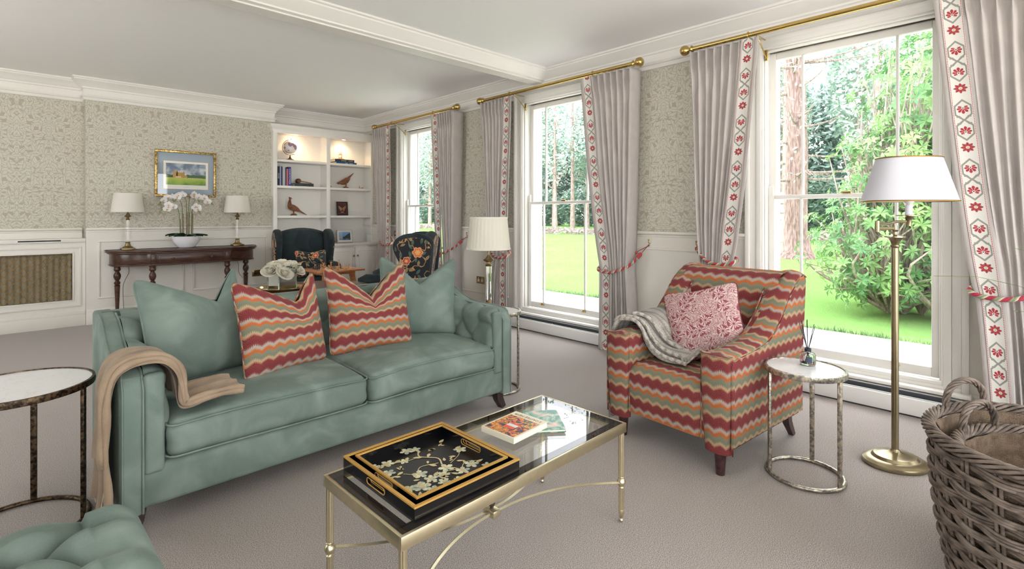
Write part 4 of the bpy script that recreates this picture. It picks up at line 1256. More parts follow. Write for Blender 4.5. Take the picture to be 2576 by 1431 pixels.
# ------------------------------------------------------------------ wing chairs
def wing_chair(label, loc, rz):
    vd = velvet('midnight_velvet', '0d1418', '2f3e42', .6); fw = floral()
    t = thing('wing_chair', label, 'armchair', loc, rz, 'dark velvet wing chairs at the chess table')
    W = .37
    def arc(n, f): return [f(k/n) for k in range(n+1)]
    # back: inner padded face and outer floral panel, crest arched
    def crest(x): return 1.10-.09*(x/W)**2
    B = MB()
    def bi(u, v):
        x = lerp(-.28, .28, u); z = lerp(.40, crest(x), v); y = .22+.10*(z-.4)/.7-.05*math.sin(PI*u)*.6-.02*math.sin(PI*v)
        if v > .93: y += .0
        return (x, y, z)
    B.grid(bi, 16, 14)
    def bo(u, v):
        x = lerp(-.34, .34, u); z = lerp(.18, crest(x)-.01, v); y = .31+.10*(z-.4)/.7; return (x, y, z)
    def tp(u, v):                                        # rounded crest joining both
        a = bi(u, 1); b = bo(u, 1); m = v
        return (lerp(a[0], b[0], m), lerp(a[1], b[1], m), lerp(a[2], b[2], m)+.035*math.sin(PI*m))
    B.grid(tp, 16, 8)
    bmesh.ops.recalc_face_normals(B.bm, faces=B.bm.faces[:]); bb = B.build('backrest', vd, t, smooth=70)
    B = MB(); B.grid(bo, 16, 12, uvf=lambda u, v: (u*.68, v*.9)); B.grid(lambda u, v: V(bo(u, v))-V((0, .012, 0)), 16, 12); B.build('back_panel', fw, bb, smooth=180)
    for s in (-1, 1):
        # wing and side in one outline (y,z)
        out = spline([(0, .36, .18), (0, .375, .55), (0, .41, .95), (0, .40, 1.045), (0, .33, 1.10), (0, .22, 1.115), (0, .10, 1.10), (0, .01, 1.04), (0, -.005, .95), (0, .05, .82), (0, .09, .70), (0, .05, .645), (0, -.10, .63), (0, -.30, .62), (0, -.34, .58), (0, -.33, .40), (0, -.32, .18)], 4)
        P = [(p.y, p.z) for p in out]
        x0, x1 = sorted((s*(W-.085), s*(W+.0)))
        B = MB(); B.prism(P, x0, x1, axis='x', bev=.03, seg=4); B.build('wing', vd, t, smooth=60)
        # floral outer skin, inset from the velvet edge
        c = (.10, .62); Q = [(c[0]+(y-c[0])*.90+.012, .18 if z < .2 else c[1]+(z-c[1])*.91) for y, z in P]
        B = MB(); xo = s*(W+.004); B.prism(Q, min(xo-s*.02, xo), max(xo-s*.02, xo), axis='x', bev=.002); B.build('side_panel', fw, t, smooth=30)
        B = MB(); B.tube([(s*(W-.045), .10, .635), (s*(W-.045), -.28, .63), (s*(W-.045), -.345, .60)], [.05, .062, .055], 14); B.sphere((s*(W-.045), -.335, .60), (.062, .03, .062), 14, 10); B.build('armrest', vd, t, smooth=180)
    B = MB(); B.box(-.30, .30, -.30, .30, .18, .34, bev=.02); B.build('seat_frame', fw, t, smooth=40)
    B = MB(); B.soft((0, -.04, .41), (.275, .29, .07), .05, 8, lambda o, p: (o.x, o.y, o.z+.02*(1-p[0]**2)*(1-p[1]**2))); B.build('seat', vd, t, smooth=180)
    wd = wood('dark_stained_wood', '2f2422', '4a3833', .35)
    for sx in (-1, 1):
        for y in (-.28, .30):
            B = MB(); B.cyl((sx*.30, y, 0), (sx*.30, y, .19), .018, .03, seg=12); B.build('leg', wd, t)
    return t
w1 = wing_chair('dark velvet wing chair facing the room in front of the bookcase', (2.775, 6.82, 0), rad(-12))
w2 = wing_chair('dark velvet wing chair showing its floral outer side, by the far window', (3.04, 4.93, 0), rad(180+48))
cushion('floral_cushion', 'dark floral cushion leaning in the seat of the wing chair by the bookcase', floral(), .40, .36, .13, (2.78, 6.63, .50), rad(-10), rad(18), chop=.03, seed=12)

def build_chess():
    lw = wood('light_oak', '9a5c34', 'c88a55', .35); t = thing('chess_table', 'small square oak games table standing between the two wing chairs', 'games table', (2.77, 6.03, 0), rad(2))
    H = .65; B = MB(); B.box(-.285, .285, -.285, .285, H-.02, H, bev=.004); B.build('tabletop', lw, t)
    B = MB(); B.box(-.20, .20, -.20, .20, H-.055, H-.0202); B.build('apron', lw, t)
    for sx in (-1, 1):
        for sy in (-1, 1): B = MB(); B.tube([(sx*.17, sy*.17, H-.05), (sx*.25, sy*.25, 0)], [.036, .028], 4, up=(1, 1, 0)); B.build('leg', lw, t, smooth=20)
    B = MB(); B.box(-.215, .215, -.02, .02, .15, .18); B.build('stretcher', lw, t)
    dk = plain('dark_square', '5b3420', .4); B = MB()
    for i in range(8):
        for j in range(8):
            x, y = -.20+i*.05, -.20+j*.05; B.box(x, x+.05, y, y+.05, H+.0001, H+.0006, mi=(i+j) % 2)
    B.build('chess_board', [plain('light_square', 'd4a672', .4), dk], t, smooth=0)
    prof = {
     'pawn': [(0, 0), (.0115, 0), (.0115, .005), (.008, .009), (.005, .018), (.004, .026), (.007, .028), (.0065, .030), (.0065, .036), (.004, .041), (0, .042)],
     'rook': [(0, 0), (.014, 0), (.014, .006), (.010, .011), (.0075, .03), (.007, .045), (.011, .049), (.011, .060), (.007, .060), (.007, .055), (0, .055)],
     'bishop': [(0, 0), (.014, 0), (.014, .006), (.009, .012), (.005, .03), (.0045, .048), (.009, .051), (.006, .054), (.009, .062), (.006, .072), (.002, .078), (0, .080)],
     'king': [(0, 0), (.017, 0), (.017, .007), (.011, .014), (.0065, .035), (.006, .062), (.012, .066), (.0075, .07), (.012, .088), (.009, .092), (.003, .094), (.003, .104), (0, .105)],
     'queen': [(0, 0), (.016, 0), (.016, .007), (.011, .014), (.0065, .035), (.006, .058), (.011, .062), (.007, .066), (.012, .082), (.007, .082), (.004, .088), (0, .089)],
     'knight': [(0, 0), (.014, 0), (.014, .006), (.010, .011), (.009, .02), (.007, .03), (.009, .032), (0, .033)]}
    cols = {'light': wood('boxwood', 'b97c48', 'dca873', .35), 'dark': plain('ebony_black', '181516', .3)}
    names = {'light': 'pale boxwood', 'dark': 'black'}; protos = {}
    def piece(col, kind, i, j):
        x, y = -.175+i*.05, -.175+j*.05; M = T(2.77, 6.03, 0) @ RZ(rad(2)); p = M @ V((x, y, H+.0006))
        grp = '%s %ss on the chess board' % (names[col], kind)
        k = (col, kind)
        if k in protos:
            o = protos[k].copy(); COL.objects.link(o); o.location = p
            for c in protos[k].children: q = c.copy(); COL.objects.link(q); q.parent = o
            return
        B = MB(); B.lathe(prof[kind], (0, 0, 0), 14)
        if kind == 'knight': B.tube([(0, 0, .03), (.004, 0, .045), (.0, 0, .058), (-.008, 0, .060), (-.014, 0, .052)], [.009, .010, .009, .008, .005], 8)
        if kind == 'king': B.box(-.002, .002, -.0015, .0015, .102, .118); B.box(-.006, .006, -.0015, .0015, .108, .112)
        o = B.build('chess_'+kind, cols[col], None, smooth=50, loc=p)
        lab = '%s chess %s standing on the board of the oak games table' % (names[col], kind)
        tag(o, lab, 'chess piece', grp if kind in ('pawn', 'rook', 'bishop', 'knight') else None); protos[k] = o
    for c, kd, i, j in [('light', 'rook', 0, 0), ('light', 'knight', 1, 0), ('light', 'pawn', 1, 1), ('light', 'bishop', 0, 2), ('light', 'king', 4, 1), ('light', 'pawn', 2, 2), ('light', 'pawn', 3, 1), ('light', 'rook', 6, 0), ('light', 'pawn', 5, 1), ('light', 'pawn', 2, 4), ('light', 'queen', 3, 3), ('light', 'bishop', 1, 3), ('light', 'pawn', 6, 2),
      ('dark', 'rook', 0, 6), ('dark', 'king', 3, 6), ('dark', 'queen', 2, 7), ('dark', 'bishop', 5, 5), ('dark', 'pawn', 1, 5), ('dark', 'pawn', 2, 5), ('dark', 'pawn', 4, 3), ('dark', 'pawn', 3, 4), ('dark', 'pawn', 6, 4), ('dark', 'knight', 1, 6), ('dark', 'rook', 0, 4), ('dark', 'pawn', 0, 5)]: piece(c, kd, i, j)
build_chess()

def build_round_table():
    c = (1.98, 4.72); H = .63; wd = wood('walnut_table', '4a3026', '70503f', .25)
    t = thing('round_table', 'round dark wood table behind the sofa holding the rose vase', 'table', (c[0], c[1], 0))
    B = MB(); B.lathe([(0, H-.03), (.50, H-.03), (.52, H-.022), (.525, H-.012), (.515, H), (0, H)], (0, 0, 0), 72); B.build('tabletop', wd, t, smooth=30)
    B = MB(); B.lathe([(.05, H-.03), (.045, .45), (.06, .36), (.035, .28), (.06, .2), (.05, .12)], (0, 0, 0), 24); B.build('pedestal', wd, t, smooth=50)
    for k in range(3):
        a = 2*PI*k/3+.4; B = MB(); B.tube([(0.03*math.cos(a), .03*math.sin(a), .17), (.2*math.cos(a), .2*math.sin(a), .11), (.36*math.cos(a), .36*math.sin(a), .02)], [.03, .028, .02], 8); B.build('leg', wd, t)
    # mirrored gilt tray
    p = (1.735, 4.80, H+.0005)
    tr = thing('gilt_tray', 'round gilt tray with raised lip under the rose vase', 'tray', p)
    B = MB(); B.lathe([(0, 0), (.19, 0), (.20, .012), (.205, .020), (.200, .021), (.188, .006), (0, .005)], (0, 0, 0), 48, cap=False); B.build('dish', metal('gilt_tray_metal', 'c9ad74', .18), tr, smooth=40)
    B = MB(); B.lathe([(0, .0052), (.165, .0052), (.165, .0062), (0, .0062)], (0, 0, 0), 48, cap=False); B.build('mirror_plate', metal('mirror', 'dddddd', .03), tr)
    # vase of roses
    v = thing('mirrored_vase', 'square mirrored glass vase standing on the gilt tray', 'vase', (p[0], p[1], p[2]+.0065), rad(12))
    B = MB(); s, h = .086, .205
    for q in ((-s, s, -s, -s+.008), (-s, s, s-.008, s), (-s, -s+.008, -s+.008, s-.008), (s-.008, s, -s+.008, s-.008)): B.box(*q, 0, h, bev=.001)
    B.box(-s, s, -s, s, 0, .008); B.build('glass_wall', metal('mirror_glass', 'c3c6c2', .06), v, smooth=20)
    B = MB()
    for sx in (-1, 1):
        for sy in (-1, 1): B.box(sx*s-.003, sx*s+.003, sy*s-.003, sy*s+.003, 0, h+.001, bev=.001)
    B.build('glass_edge', glass('clear_glass_edge', 'd9efe2'), v)
    rnd = random.Random(3); rm = leafmat('cream_petals', 'f6f0df', 'fbf7ea', .3, .6); proto = []
    def rose(r, seed):
        rn = random.Random(seed); B = MB()
        for ring, (n, rr, hh, curl) in enumerate(((3, .17, .62, -.05), (3, .30, .64, .0), (4, .48, .60, .10), (5, .66, .50, .26), (5, .80, .34, .42))):
            for k in range(n):
                a0 = 2*PI*k/n+ring*.8+rn.uniform(-.2, .2); wd_ = 2*PI/n*1.35; jit = rn.uniform(.92, 1.08)
                def f(u, v):
                    e = abs(2*u-1); a = a0+(u-.5)*wd_*(.75+.25*v); q = math.sin(v*PI/2)**.8
                    rad_ = r*rr*jit*(.25+.75*q)+r*curl*v**4*(1-.4*e*e)
                    z = r*(hh*1.35*v-(.10*curl*10)*.12*v**5-.16*e**3*v)
                    return (rad_*math.cos(a), rad_*math.sin(a), z)
                B.grid(f, 8, 6)
        return B
    spots = [(a_, b_, c_+.055) for a_, b_, c_ in [(0, 0, .175), (.075, .02, .15), (-.07, .03, .155), (.02, -.08, .145), (-.06, -.065, .14), (.085, -.06, .125), (.03, .085, .145), (-.11, -.02, .115), (.13, .01, .11), (-.04, .10, .12), (-.03, -.125, .10)]]
    M0 = T(p[0], p[1], p[2]+.0065)
    for i, (x, y, z) in enumerate(spots):
        o_ = thing('cream_rose', 'open cream rose in the mirrored vase on the round table', 'rose', (p[0]+x, p[1]+y, p[2]+z-.012), rnd.uniform(0, 6), 'cream roses in the mirrored vase')
        o_.rotation_euler = (-y*6, x*6, rnd.uniform(0, 6))
        rose(.066, i).build('bloom', rm, o_, smooth=180)
        B = MB(); B.tube([(0, 0, .01), (0, 0, -.03)], .004, 6); B.build('stem', leafmat('rose_leaves', '2f5a35', '55824f'), o_)
    B = MB()
    for k in range(26):
        a = rnd.uniform(0, 6.28); r = rnd.uniform(.06, .12); q = V((r*math.cos(a), r*math.sin(a), .20+rnd.uniform(-.0, .02))); d = V((math.cos(a), math.sin(a), -.2))*.055; e = V((-math.sin(a), math.cos(a), .1))*.022
        B.poly([q, q+d*.5+e, q+d, q+d*.5-e])
    B.build('foliage', leafmat('rose_leaves', '2f5a35', '55824f'), v, smooth=0)
build_round_table()
def build_basket(name, label, c, r0, r1, H, n_st, rows, seed, z0=0.0, liner=True, handles=(150,), sy=.86, rz=0, fine=1.0):
    rnd = random.Random(seed); t = thing(name, label, 'basket', (c[0], c[1], z0), rz)
    wk = wicker(); 
    def rr(z): k = z/H; return lerp(r0, r1, k**.8)+.012*math.sin(PI*k)
    def P(a, z, off=0): r = rr(z)+off; return V((r*math.cos(a), r*sy*math.sin(a), z))
    B = MB()
    for i in range(n_st):
        for d in (-.0075, .0075):
            a = 2*PI*(i+.5)/n_st+d/rr(.2); B.tube([P(a, H*k/8) for k in range(9)], .0058, 6)
    B.build('stakes', wk, t, smooth=180)
    B = MB(); seg = n_st*6
    dz = (H-.05)/rows
    for j in range(rows):
        z = .02+j*dz
        for m in range(3):
            pts = []; k0 = rnd.uniform(-.002, .002); sg = 1 if j % 2 else -1
            for q in range(seg):
                a = 2*PI*q/seg; ph = a*n_st/2+(PI/2 if False else 0)
                w = math.sin(ph)*sg
                pts.append(P(a, z+m*dz*.30+.006*math.cos(ph)*sg*.9+.0022*math.sin(5*a+j+m), .0125*w+k0))
            B.tube(pts, .0062*fine*rnd.uniform(.85, 1.1), 5, closed=True)
    B.build('woven_side', wk, t, smooth=180)
    B = MB()                                              # thick twisted border
    for m in range(7):
        pts = []
        for q in range(150):
            a = 2*PI*q/150; th = a*9+m*2*PI/7; pts.append(P(a, H-.008, .006)+V((math.cos(a), math.sin(a)*sy, 0))*.018*math.cos(th)+V((0, 0, .017*math.sin(th))))
        B.tube(pts, .0060, 5, closed=True)
    B.build('rim', wk, t, smooth=180)
    for hd in handles:
        a = rad(hd); d = .066/r1*1.4; A, Bb = P(a-d, H), P(a+d, H); up = .105; B = MB()
        for m in range(5):
            pts = []
            for q in range(41):
                u = q/40; p = A.lerp(Bb, .5-.5*math.cos(PI*u)); p = p+V((0, 0, up*math.sin(PI*u)**.75))
                tang = V((Bb-A)).normalized()*math.sin(PI*u)+V((0, 0, math.cos(PI*u))); rad_d = V((math.cos(a), math.sin(a), 0)); nn = tang.cross(rad_d)
                th = u*14+m*2*PI/5; pts.append(p+(rad_d*math.cos(th)+nn.normalized()*math.sin(th))*.0082)
            B.tube(pts, .0052, 5)
        B.build('handle', wk, t, smooth=180)
    if liner:
        g = burlap(); B = MB()
        def lf(u, v):
            a = 2*PI*u; z = lerp(.02, H-.012, v); q = P(a, z, -.026+.007*math.sin(a*7+v*3)+.004*math.sin(a*17)); return q
        B.grid(lf, 90, 12, cu=True, uvf=lambda u, v: (u*2*PI*r1, v*H)); B.build('hessian_lining', g, t, smooth=180)
    B = MB(); B.lathe([(0, .006), (r0-.01, .006), (r0-.01, .018), (0, .018)], (0, 0, 0), 32, cap=False, sy=sy); B.build('base', wk, t)
    return t
@mat
def wicker():
    g = G('grey_wicker'); v = g.scale(g.coord(), (18, 18, 40)); n = g.noise(1.2, 3, v); f = g.noise(90, 2)
    c = g.ramp(n, [(.3, srgb('4b4039')), (.45, srgb('6d6056')), (.6, srgb('85766a')), (.75, srgb('7f7877'))])
    g.set(c, .7); g.bump(f, .3, .002); return g.m
@mat
def burlap():
    g = G('hessian'); u, v, _ = g.xyz('UV'); w = ((u*1400).sin()+(v*1400).sin()); n = g.noise(30, 3)
    g.set(g.mix(n.step(.3, .7)*.6+w*.12+.1, srgb('6d5a49'), srgb('a08a74')), .95); g.bump(w, .6, .002); return g.m
build_basket('wicker_basket', 'large grey wicker log basket with hessian lining at the right edge of the photo', (2.475, -.045), .29, .365, .545, 22, 17, 2, handles=(52,), sy=.92)
build_basket('wicker_basket', 'smaller lined wicker basket nested inside the large log basket', (2.475, -.045), .20, .285, .44, 18, 13, 3, z0=.05, handles=(60,), sy=.90, fine=.9)

def build_plant():
    rnd = random.Random(9); loc = (3.40, -.46)
    t = thing('potted_grass_plant', 'arching green blades of a tall potted plant reaching in from the right edge', 'plant', (loc[0], loc[1], 0))
    B = MB(); B.lathe([(0, 0), (.13, 0), (.17, .30), (.18, .31), (.165, .31), (.15, .27), (0, .27)], (0, 0, 0), 32); B.build('pot', paint('d9d5cc', .4), t)
    B = MB()
    for i in range(80):
        a = rnd.uniform(rad(60), rad(300)) if i > 30 else rad(rnd.uniform(110, 220)); L = rnd.uniform(.65, 1.25); lean = rnd.uniform(.18, .52); w = .006
        pts = []
        for k in range(9):
            u = k/8; r = lean*L*u**1.6*1.3; z = .27+L*u-.35*L*u**3*lean*2.2; pts.append(V((.03*math.cos(a)+r*math.cos(a), .03*math.sin(a)+r*math.sin(a), z)))
        s = V((-math.sin(a), math.cos(a), 0)); n0 = len(B.bm.verts)
        vs = []
        for k, p in enumerate(pts):
            ww = w*(1-(k/8)**2)+.0006; vs.append((B.bm.verts.new(p-s*ww), B.bm.verts.new(p+V((0, 0, -.002))), B.bm.verts.new(p+s*ww)))
        for q, r_ in zip(vs, vs[1:]): B.bm.faces.new((q[0], q[1], r_[1], r_[0])); B.bm.faces.new((q[1], q[2], r_[2], r_[1]))
    o = B.build('leaves', leafmat('grass_blades', '5f8a3f', 'a3bf6a'), t, smooth=60); o['kind'] = 'stuff'
build_plant()
# ------------------------------------------------------------------ curtains
RX_, RZ_ = 4.10, 2.705
def rod(y0, y1, label, n):
    t = thing('curtain_rod', label, 'curtain rod', (RX_, (y0+y1)/2, RZ_)); br = BRASS(); h = (y1-y0)/2
    B = MB(); B.cyl((0, -h, 0), (0, h, 0), .0185, seg=24); B.build('pole', br, t, smooth=40)
    for s in (-1, 1):
        B = MB(); M = T(0, s*h, 0) @ RX(-s*PI/2)
        B.lathe([(.0185, -.01), (.028, 0), (.03, .006), (.018, .014), (.012, .024), (.014, .03), (.028, .036), (.040, .050), (.0435, .068), (.040, .086), (.027, .101), (0, .108)], (0, 0, 0), 28, M=M); B.build('finial', br, t, smooth=60)
    for s in (-1, 1):
        y = s*(h-.44) ; B = MB()
        B.tube([(.0245*math.cos(a*PI/10), y-s*.02, .0245*math.sin(a*PI/10)) for a in range(20)], .0035, 6, closed=True)
        B.tube([(0, y-s*.08, .0), (.06, y-s*.08, -.012), (WX-RX_-.012, y-s*.08, -.01)], .005, 6); B.tube(spline([(0, y-s*.08, -.02), (.08, y-s*.08, -.06), (WX-RX_-.012, y-s*.08, -.15)], 6), .005, 6)
        B.box(WX-RX_-.012, WX-RX_-.001, y-s*.08-.012, y-s*.08+.012, -.17, .02, bev=.003); B.build('bracket', br, t, smooth=50)
    return t
def rope_mats():
    return [cloth('rope_red', 'b0304a', 'c04a5e', 300.0, .3), cloth('rope_green', '8c9a78', 'a3ab8a', 300.0, .3), cloth('rope_cream', 'd9cfae', 'e6dec4', 300.0, .3)]
def curtain(lead, outer, tl, to, bl, label, trim_label=None, zt=2.672, nf=6, tie=.83, hook=None, tieh=1.05, xo=0.0, border_side=1, ret=True, first=False):
    """lead/outer: y at the top of the leading and outer edges; tl,to at the tieback; bl at the floor"""
    s = 1 if lead > outer else -1
    t = thing('curtain', label, 'curtain', (0, 0, 0), 0, 'pinch-pleated curtains at the tall windows')
    cm = CURT(); rnd = random.Random(int(lead*100))
    zb = .004
    def edge(z):
        """leading & outer y and fold depth at height z"""
        if z > tie:
            k = (z-tie)/(zt-tie); e = k**.75
            L = lerp(tl, lead, e**1.0 if k > 0 else 0); O = lerp(to, outer, e); A = lerp(.020, .034, sst(0, .3, k))
        else:
            k = (tie-z)/(tie-zb); L = lerp(tl, bl, k**.8); O = lerp(to, outer+(to-outer)*.25, k**.8); A = lerp(.020, .042, k**.7)
        return L, O, A
    bw = .145                                            # flat leading band: border plus margin
    def P(u, z, band=False):
        L, O, A = edge(z); w = abs(L-O)
        b = min(bw*(1 if z > tie else 1), w*.42)
        if u <= 0: pass
        if band:
            # u 0 at the very edge .. 1 at the first fold
            y = L-s*b*u; x = RX_-.030+.016*math.sin(u*PI*.9)-.0*z
            x += -.010*math.sin(z*2.1+lead)*sst(2.4, 1.5, z) if z < 2.4 else 0
            return V((x-.006, y, z))
        q = u; W_ = w-b
        ph = q*nf*2*PI
        pin = math.exp(-((z-(zt-.125))/.045)**2)
        hd = sst(zt-.22, zt-.125, z)
        base = L-s*b-s*W_*q
        g_ = .58*pin+.12*hd*(1-pin)
        y = base+s*g_*math.sin(ph)*W_/nf/(2*PI)*1.6
        c = .5+.5*math.cos(ph)
        a = A*(1+.45*hd)*(1-.2*pin)
        x = RX_-.012-a*(c**(1.0+1.3*hd)-.35)+.004*math.sin(ph*3+z*2)*hd
        if z < zt-.3: x += .006*math.sin(ph*.5+z*3+lead*5)
        return V((x, y, z))
    NV = 64
    zs_ = [lerp(zt, zb, k/NV) for k in range(NV+1)]
    zs_ = [zt, zt-.03, zt-.06, zt-.085, zt-.105, zt-.125, zt-.145, zt-.17, zt-.2, zt-.25]+[lerp(zt-.3, zb, k/44) for k in range(45)]
    NV = len(zs_)-1
    B = MB(); nu = nf*14
    def fn(u, v): return P(u, zs_[round(v*NV)])
    B.grid(fn, nu, NV)
    B.grid(lambda u, v: P(u, zs_[round(v*NV)], True), 6, NV)
    if ret:                                              # return to the wall
        def rf(u, v):
            p = P(1, zs_[round(v*NV)]); x1 = WX-.055; return V((lerp(p.x, x1, u), p.y-s*.004*math.sin(u*PI), p.z))
        B.grid(rf, 4, NV)
    bmesh.ops.remove_doubles(B.bm, verts=B.bm.verts[:], dist=1e-5)
    o = B.build('drape', cm, t, smooth=180)
    md = o.modifiers.new('thickness', 'SOLIDIFY'); md.thickness = .004; md.offset = s
    # border
    B = MB(); acc = [0]
    tw = .092
    for a, b in zip(zs_, zs_[1:]): acc.append(acc[-1]+abs((P(.5, b, True)-P(.5, a, True)).length))
    B.grid(lambda u, v: P(lerp(.20, .88, u), zs_[round(v*NV)], True)+V((-.0055, 0, 0)), 6, NV, uvf=lambda u, v: (u, acc[round(v*NV)]/tw+lead))
    B.build('embroidered_border', border_trim(), t, smooth=180)['label'] = 'cream border embroidered with red and grey flowers'
    # tieback
    hy = hook if hook is not None else outer-s*.05
    tb = thing('rope_tieback', trim_label, 'curtain tieback', (0, 0, 0), 0, 'twisted rope tiebacks')
    L, O, A = edge(tie); hz = tieh
    path0 = spline([(WX-.03, hy, hz-.02), (RX_+.03, O-s*.035, tie+.07), (RX_-.035, lerp(O, L, .18), tie+.012), (RX_-.062, lerp(O, L, .5), tie-.02), (RX_-.062, lerp(O, L, .80), tie-.02), (RX_-.052, L+s*.006, tie-.005), (RX_-.005, L+s*.022, tie+.02), (RX_+.05, lerp(L, O, .15), tie+.05), (RX_+.10, lerp(L, O, .6), tie+.10), (WX-.02, hy, hz-.03)], 14)
    path = spline(path0[6:-6:2], 3); ms = rope_mats(); n = len(path)
    tot = 0; ar = [0]
    for a, b in zip(path, path[1:]): tot += (b-a).length; ar.append(tot)
    B = MB()
    for m in range(6):
        pts = []
        for i, p in enumerate(path):
            d = (path[min(i+1, n-1)]-path[max(i-1, 0)]).normalized(); u = d.cross(V((0, 0, 1))).normalized(); w_ = u.cross(d); th = ar[i]/.0105+m*2*PI/6
            pts.append(p+(u*math.cos(th)+w_*math.sin(th))*.0085)
        n0, f0 = len(B.bm.verts), len(B.bm.faces); B.tube(pts, .0062, 6, mi=(0, 0, 1, 1, 2, 0)[m]); 
    B.build('rope', ms, tb, smooth=180)
    B = MB(); B.tube(path[0:6], [.012, .018, .0195, .0195, .019, .0165], 12); B.tube(path[-6:], [.0165, .019, .0195, .0195, .018, .012], 12); B.build('end_cap', plain('red_rope_cap', 'b5464e', .8), tb)
    B = MB(); B.tube(spline([(WX-.001, hy, hz-.01), (WX-.03, hy, hz-.012), (WX-.045, hy, hz+.002), (WX-.04, hy, hz+.018)], 5), .004, 6); B.sphere((WX-.04, hy, hz+.022), .009, 10, 8); B.cyl((WX-.001, hy, hz-.01), (WX-.006, hy, hz-.01), .015, seg=14); B.build('hook', BRASS(), tb)
    B = MB(); B.tube(path0[:8], .003, 5); B.tube(path0[-8:], .003, 5); B.build('loop_cord', plain('red_cord', '9c3a44', .8), tb)
    return t
rod(5.33, 7.33, 'brass curtain rod over the far window beside the bookcase', 6)
rod(2.63, 4.74, 'brass curtain rod over the middle window', 6)
rod(-.06, 2.05, 'brass curtain rod over the near window behind the floor lamp', 6)
curtain(6.87, 7.40, 6.86, 7.22, 6.84, 'grey-pink curtain panel between the bookcase and the far window', 'rope tieback on the curtain panel beside the bookcase', tie=.87)
curtain(5.80, 5.33, 5.66, 5.38, 5.60, 'grey-pink curtain panel between the far window and the pleated lamp', 'rope tieback behind the floral wing chair, slanting up to its hook', tie=.82)
curtain(4.22, 4.75, 4.30, 4.60, 4.31, 'grey-pink curtain panel standing directly behind the pleated-shade lamp', 'rope tieback half hidden by the pleated-shade lamp', tie=.83)
curtain(3.22, 2.64, 2.98, 2.70, 3.00, 'grey-pink curtain panel hanging between the middle window and the striped armchair', 'rope tieback held by a brass hook left of the striped armchair', tie=.78, hook=2.57)
curtain(1.50, 2.05, 1.70, 1.98, 1.72, 'grey-pink curtain panel rising behind the back of the striped armchair', 'rope tieback just visible behind the top of the striped armchair', tie=.93, hook=2.10)
curtain(.47, -.08, .275, -.03, .215, 'grey-pink curtain panel at the right edge, behind the floor lamp and log basket', 'rope tieback on the curtain at the right edge, above the log basket', tie=.845, hook=-.13)
# ------------------------------------------------------------------ back wall
def build_radiator_cabinet():
    x0, x1 = -1.75, .588; yf = CY-.0; H = 1.03; wc = CREAM()
    t = thing('radiator_cabinet', 'cream radiator cabinet with brass lattice grille left of the chimney breast', 'radiator cabinet', ((x0+x1)/2, yf, 0)); W = (x1-x0)/2
    B = MB(); B.box(-W, W, -.02, .19, H-.045, H, bev=.004)
    B.build('top', paint('e9e6de', .4), t)
    gx0, gx1, gz0, gz1 = -W+.25, W-.118, .31, .855
    B = MB()
    for q in ((-W, gx0, .16, H-.045), (gx1, W, .16, H-.045), (gx0, gx1, .16, gz0), (gx0, gx1, gz1, H-.045)): B.box(q[0], q[1], 0, .02, q[2], q[3])
    for w, d, o in ((.02, .008, .06), (.016, .006, 0)):
        a, b, c, d2 = gx0-o-w, gx1+o+w, gz0-o-w, gz1+o+w
        for q in ((a, b, c, c+w), (a, b, d2-w, d2), (a, a+w, c, d2), (b-w, b, c, d2)): B.box(q[0], q[1], -d, .01, q[2], q[3], bev=.002)
    B.build('front_panel', wc, t, smooth=30)
    B = MB(); B.box(-W, W, -.018, .02, 0, .13, bev=.003); B.box(-W, W, -.010, .02, .125, .17, bev=.008); B.build('plinth', wc, t)
    B = MB(); B.box(-.50-.0, -.0, -.0215, -.0195, H-.026, H-.018); B.box(W-.58, W-.22, -.0215, -.0195, H-.028, H-.014); B.build('heat_slot', plain('black_slot', '1c1a18', .7), t, smooth=0)
    g = G('pleated_cloth'); x, y, z = g.xyz(); s = ((x/.047).fr()-.5).abs()*2; g.set(srgb('a3997f'), .9); g.bump(s, 1.0, .02)
    B = MB(); B.grid(lambda u, v: (lerp(gx0, gx1, u), .045+.008*math.sin(u*2*PI*36), lerp(gz0, gz1, v)), 300, 1); B.build('pleated_backing', cloth('taupe_lining', '8a8069', '9c9178', 200.0, .1), t, smooth=180)
    B = MB(); p = .108; gm = metal('grille_brass', 'c79a4a', .3); w, h = gx1-gx0, gz1-gz0
    k = -12
    def clip(c, sgn):
        pts = []
        for xx in (gx0, gx1):
            zz = gz0+(xx-gx0-c)*sgn
            if gz0 <= zz <= gz1: pts.append((xx, zz))
        for zz in (gz0, gz1):
            xx = gx0+c+(zz-gz0)*sgn
            if gx0 < xx < gx1: pts.append((xx, zz))
        return pts[:2] if len(pts) >= 2 else None
    for i in range(-14, 44):
        for sgn in (1, -1):
            c = clip(i*p/1.0*.72+(0 if sgn > 0 else .0), sgn)
            if c: (a, b), (a2, b2) = c; B.tube([(a, .014+.003*sgn, b), (a2, .014+.003*sgn, b2)], .0022, 4)
    pp = p*.72
    for i in range(-10, 60):
        for j in range(0, 40):
            # intersections of x-gx0-c1=z and x-gx0-c2=-z
            c1, c2 = (i-8)*pp, j*pp; xx = (c1+c2)/2; zz = (c2-c1)/2
            if 0 < xx < w and 0 < zz < h: B.sphere((gx0+xx, .008, gz0+zz), (.006, .004, .006), 6, 4)
    B.build('brass_grille', gm, t, smooth=60)
build_radiator_cabinet()

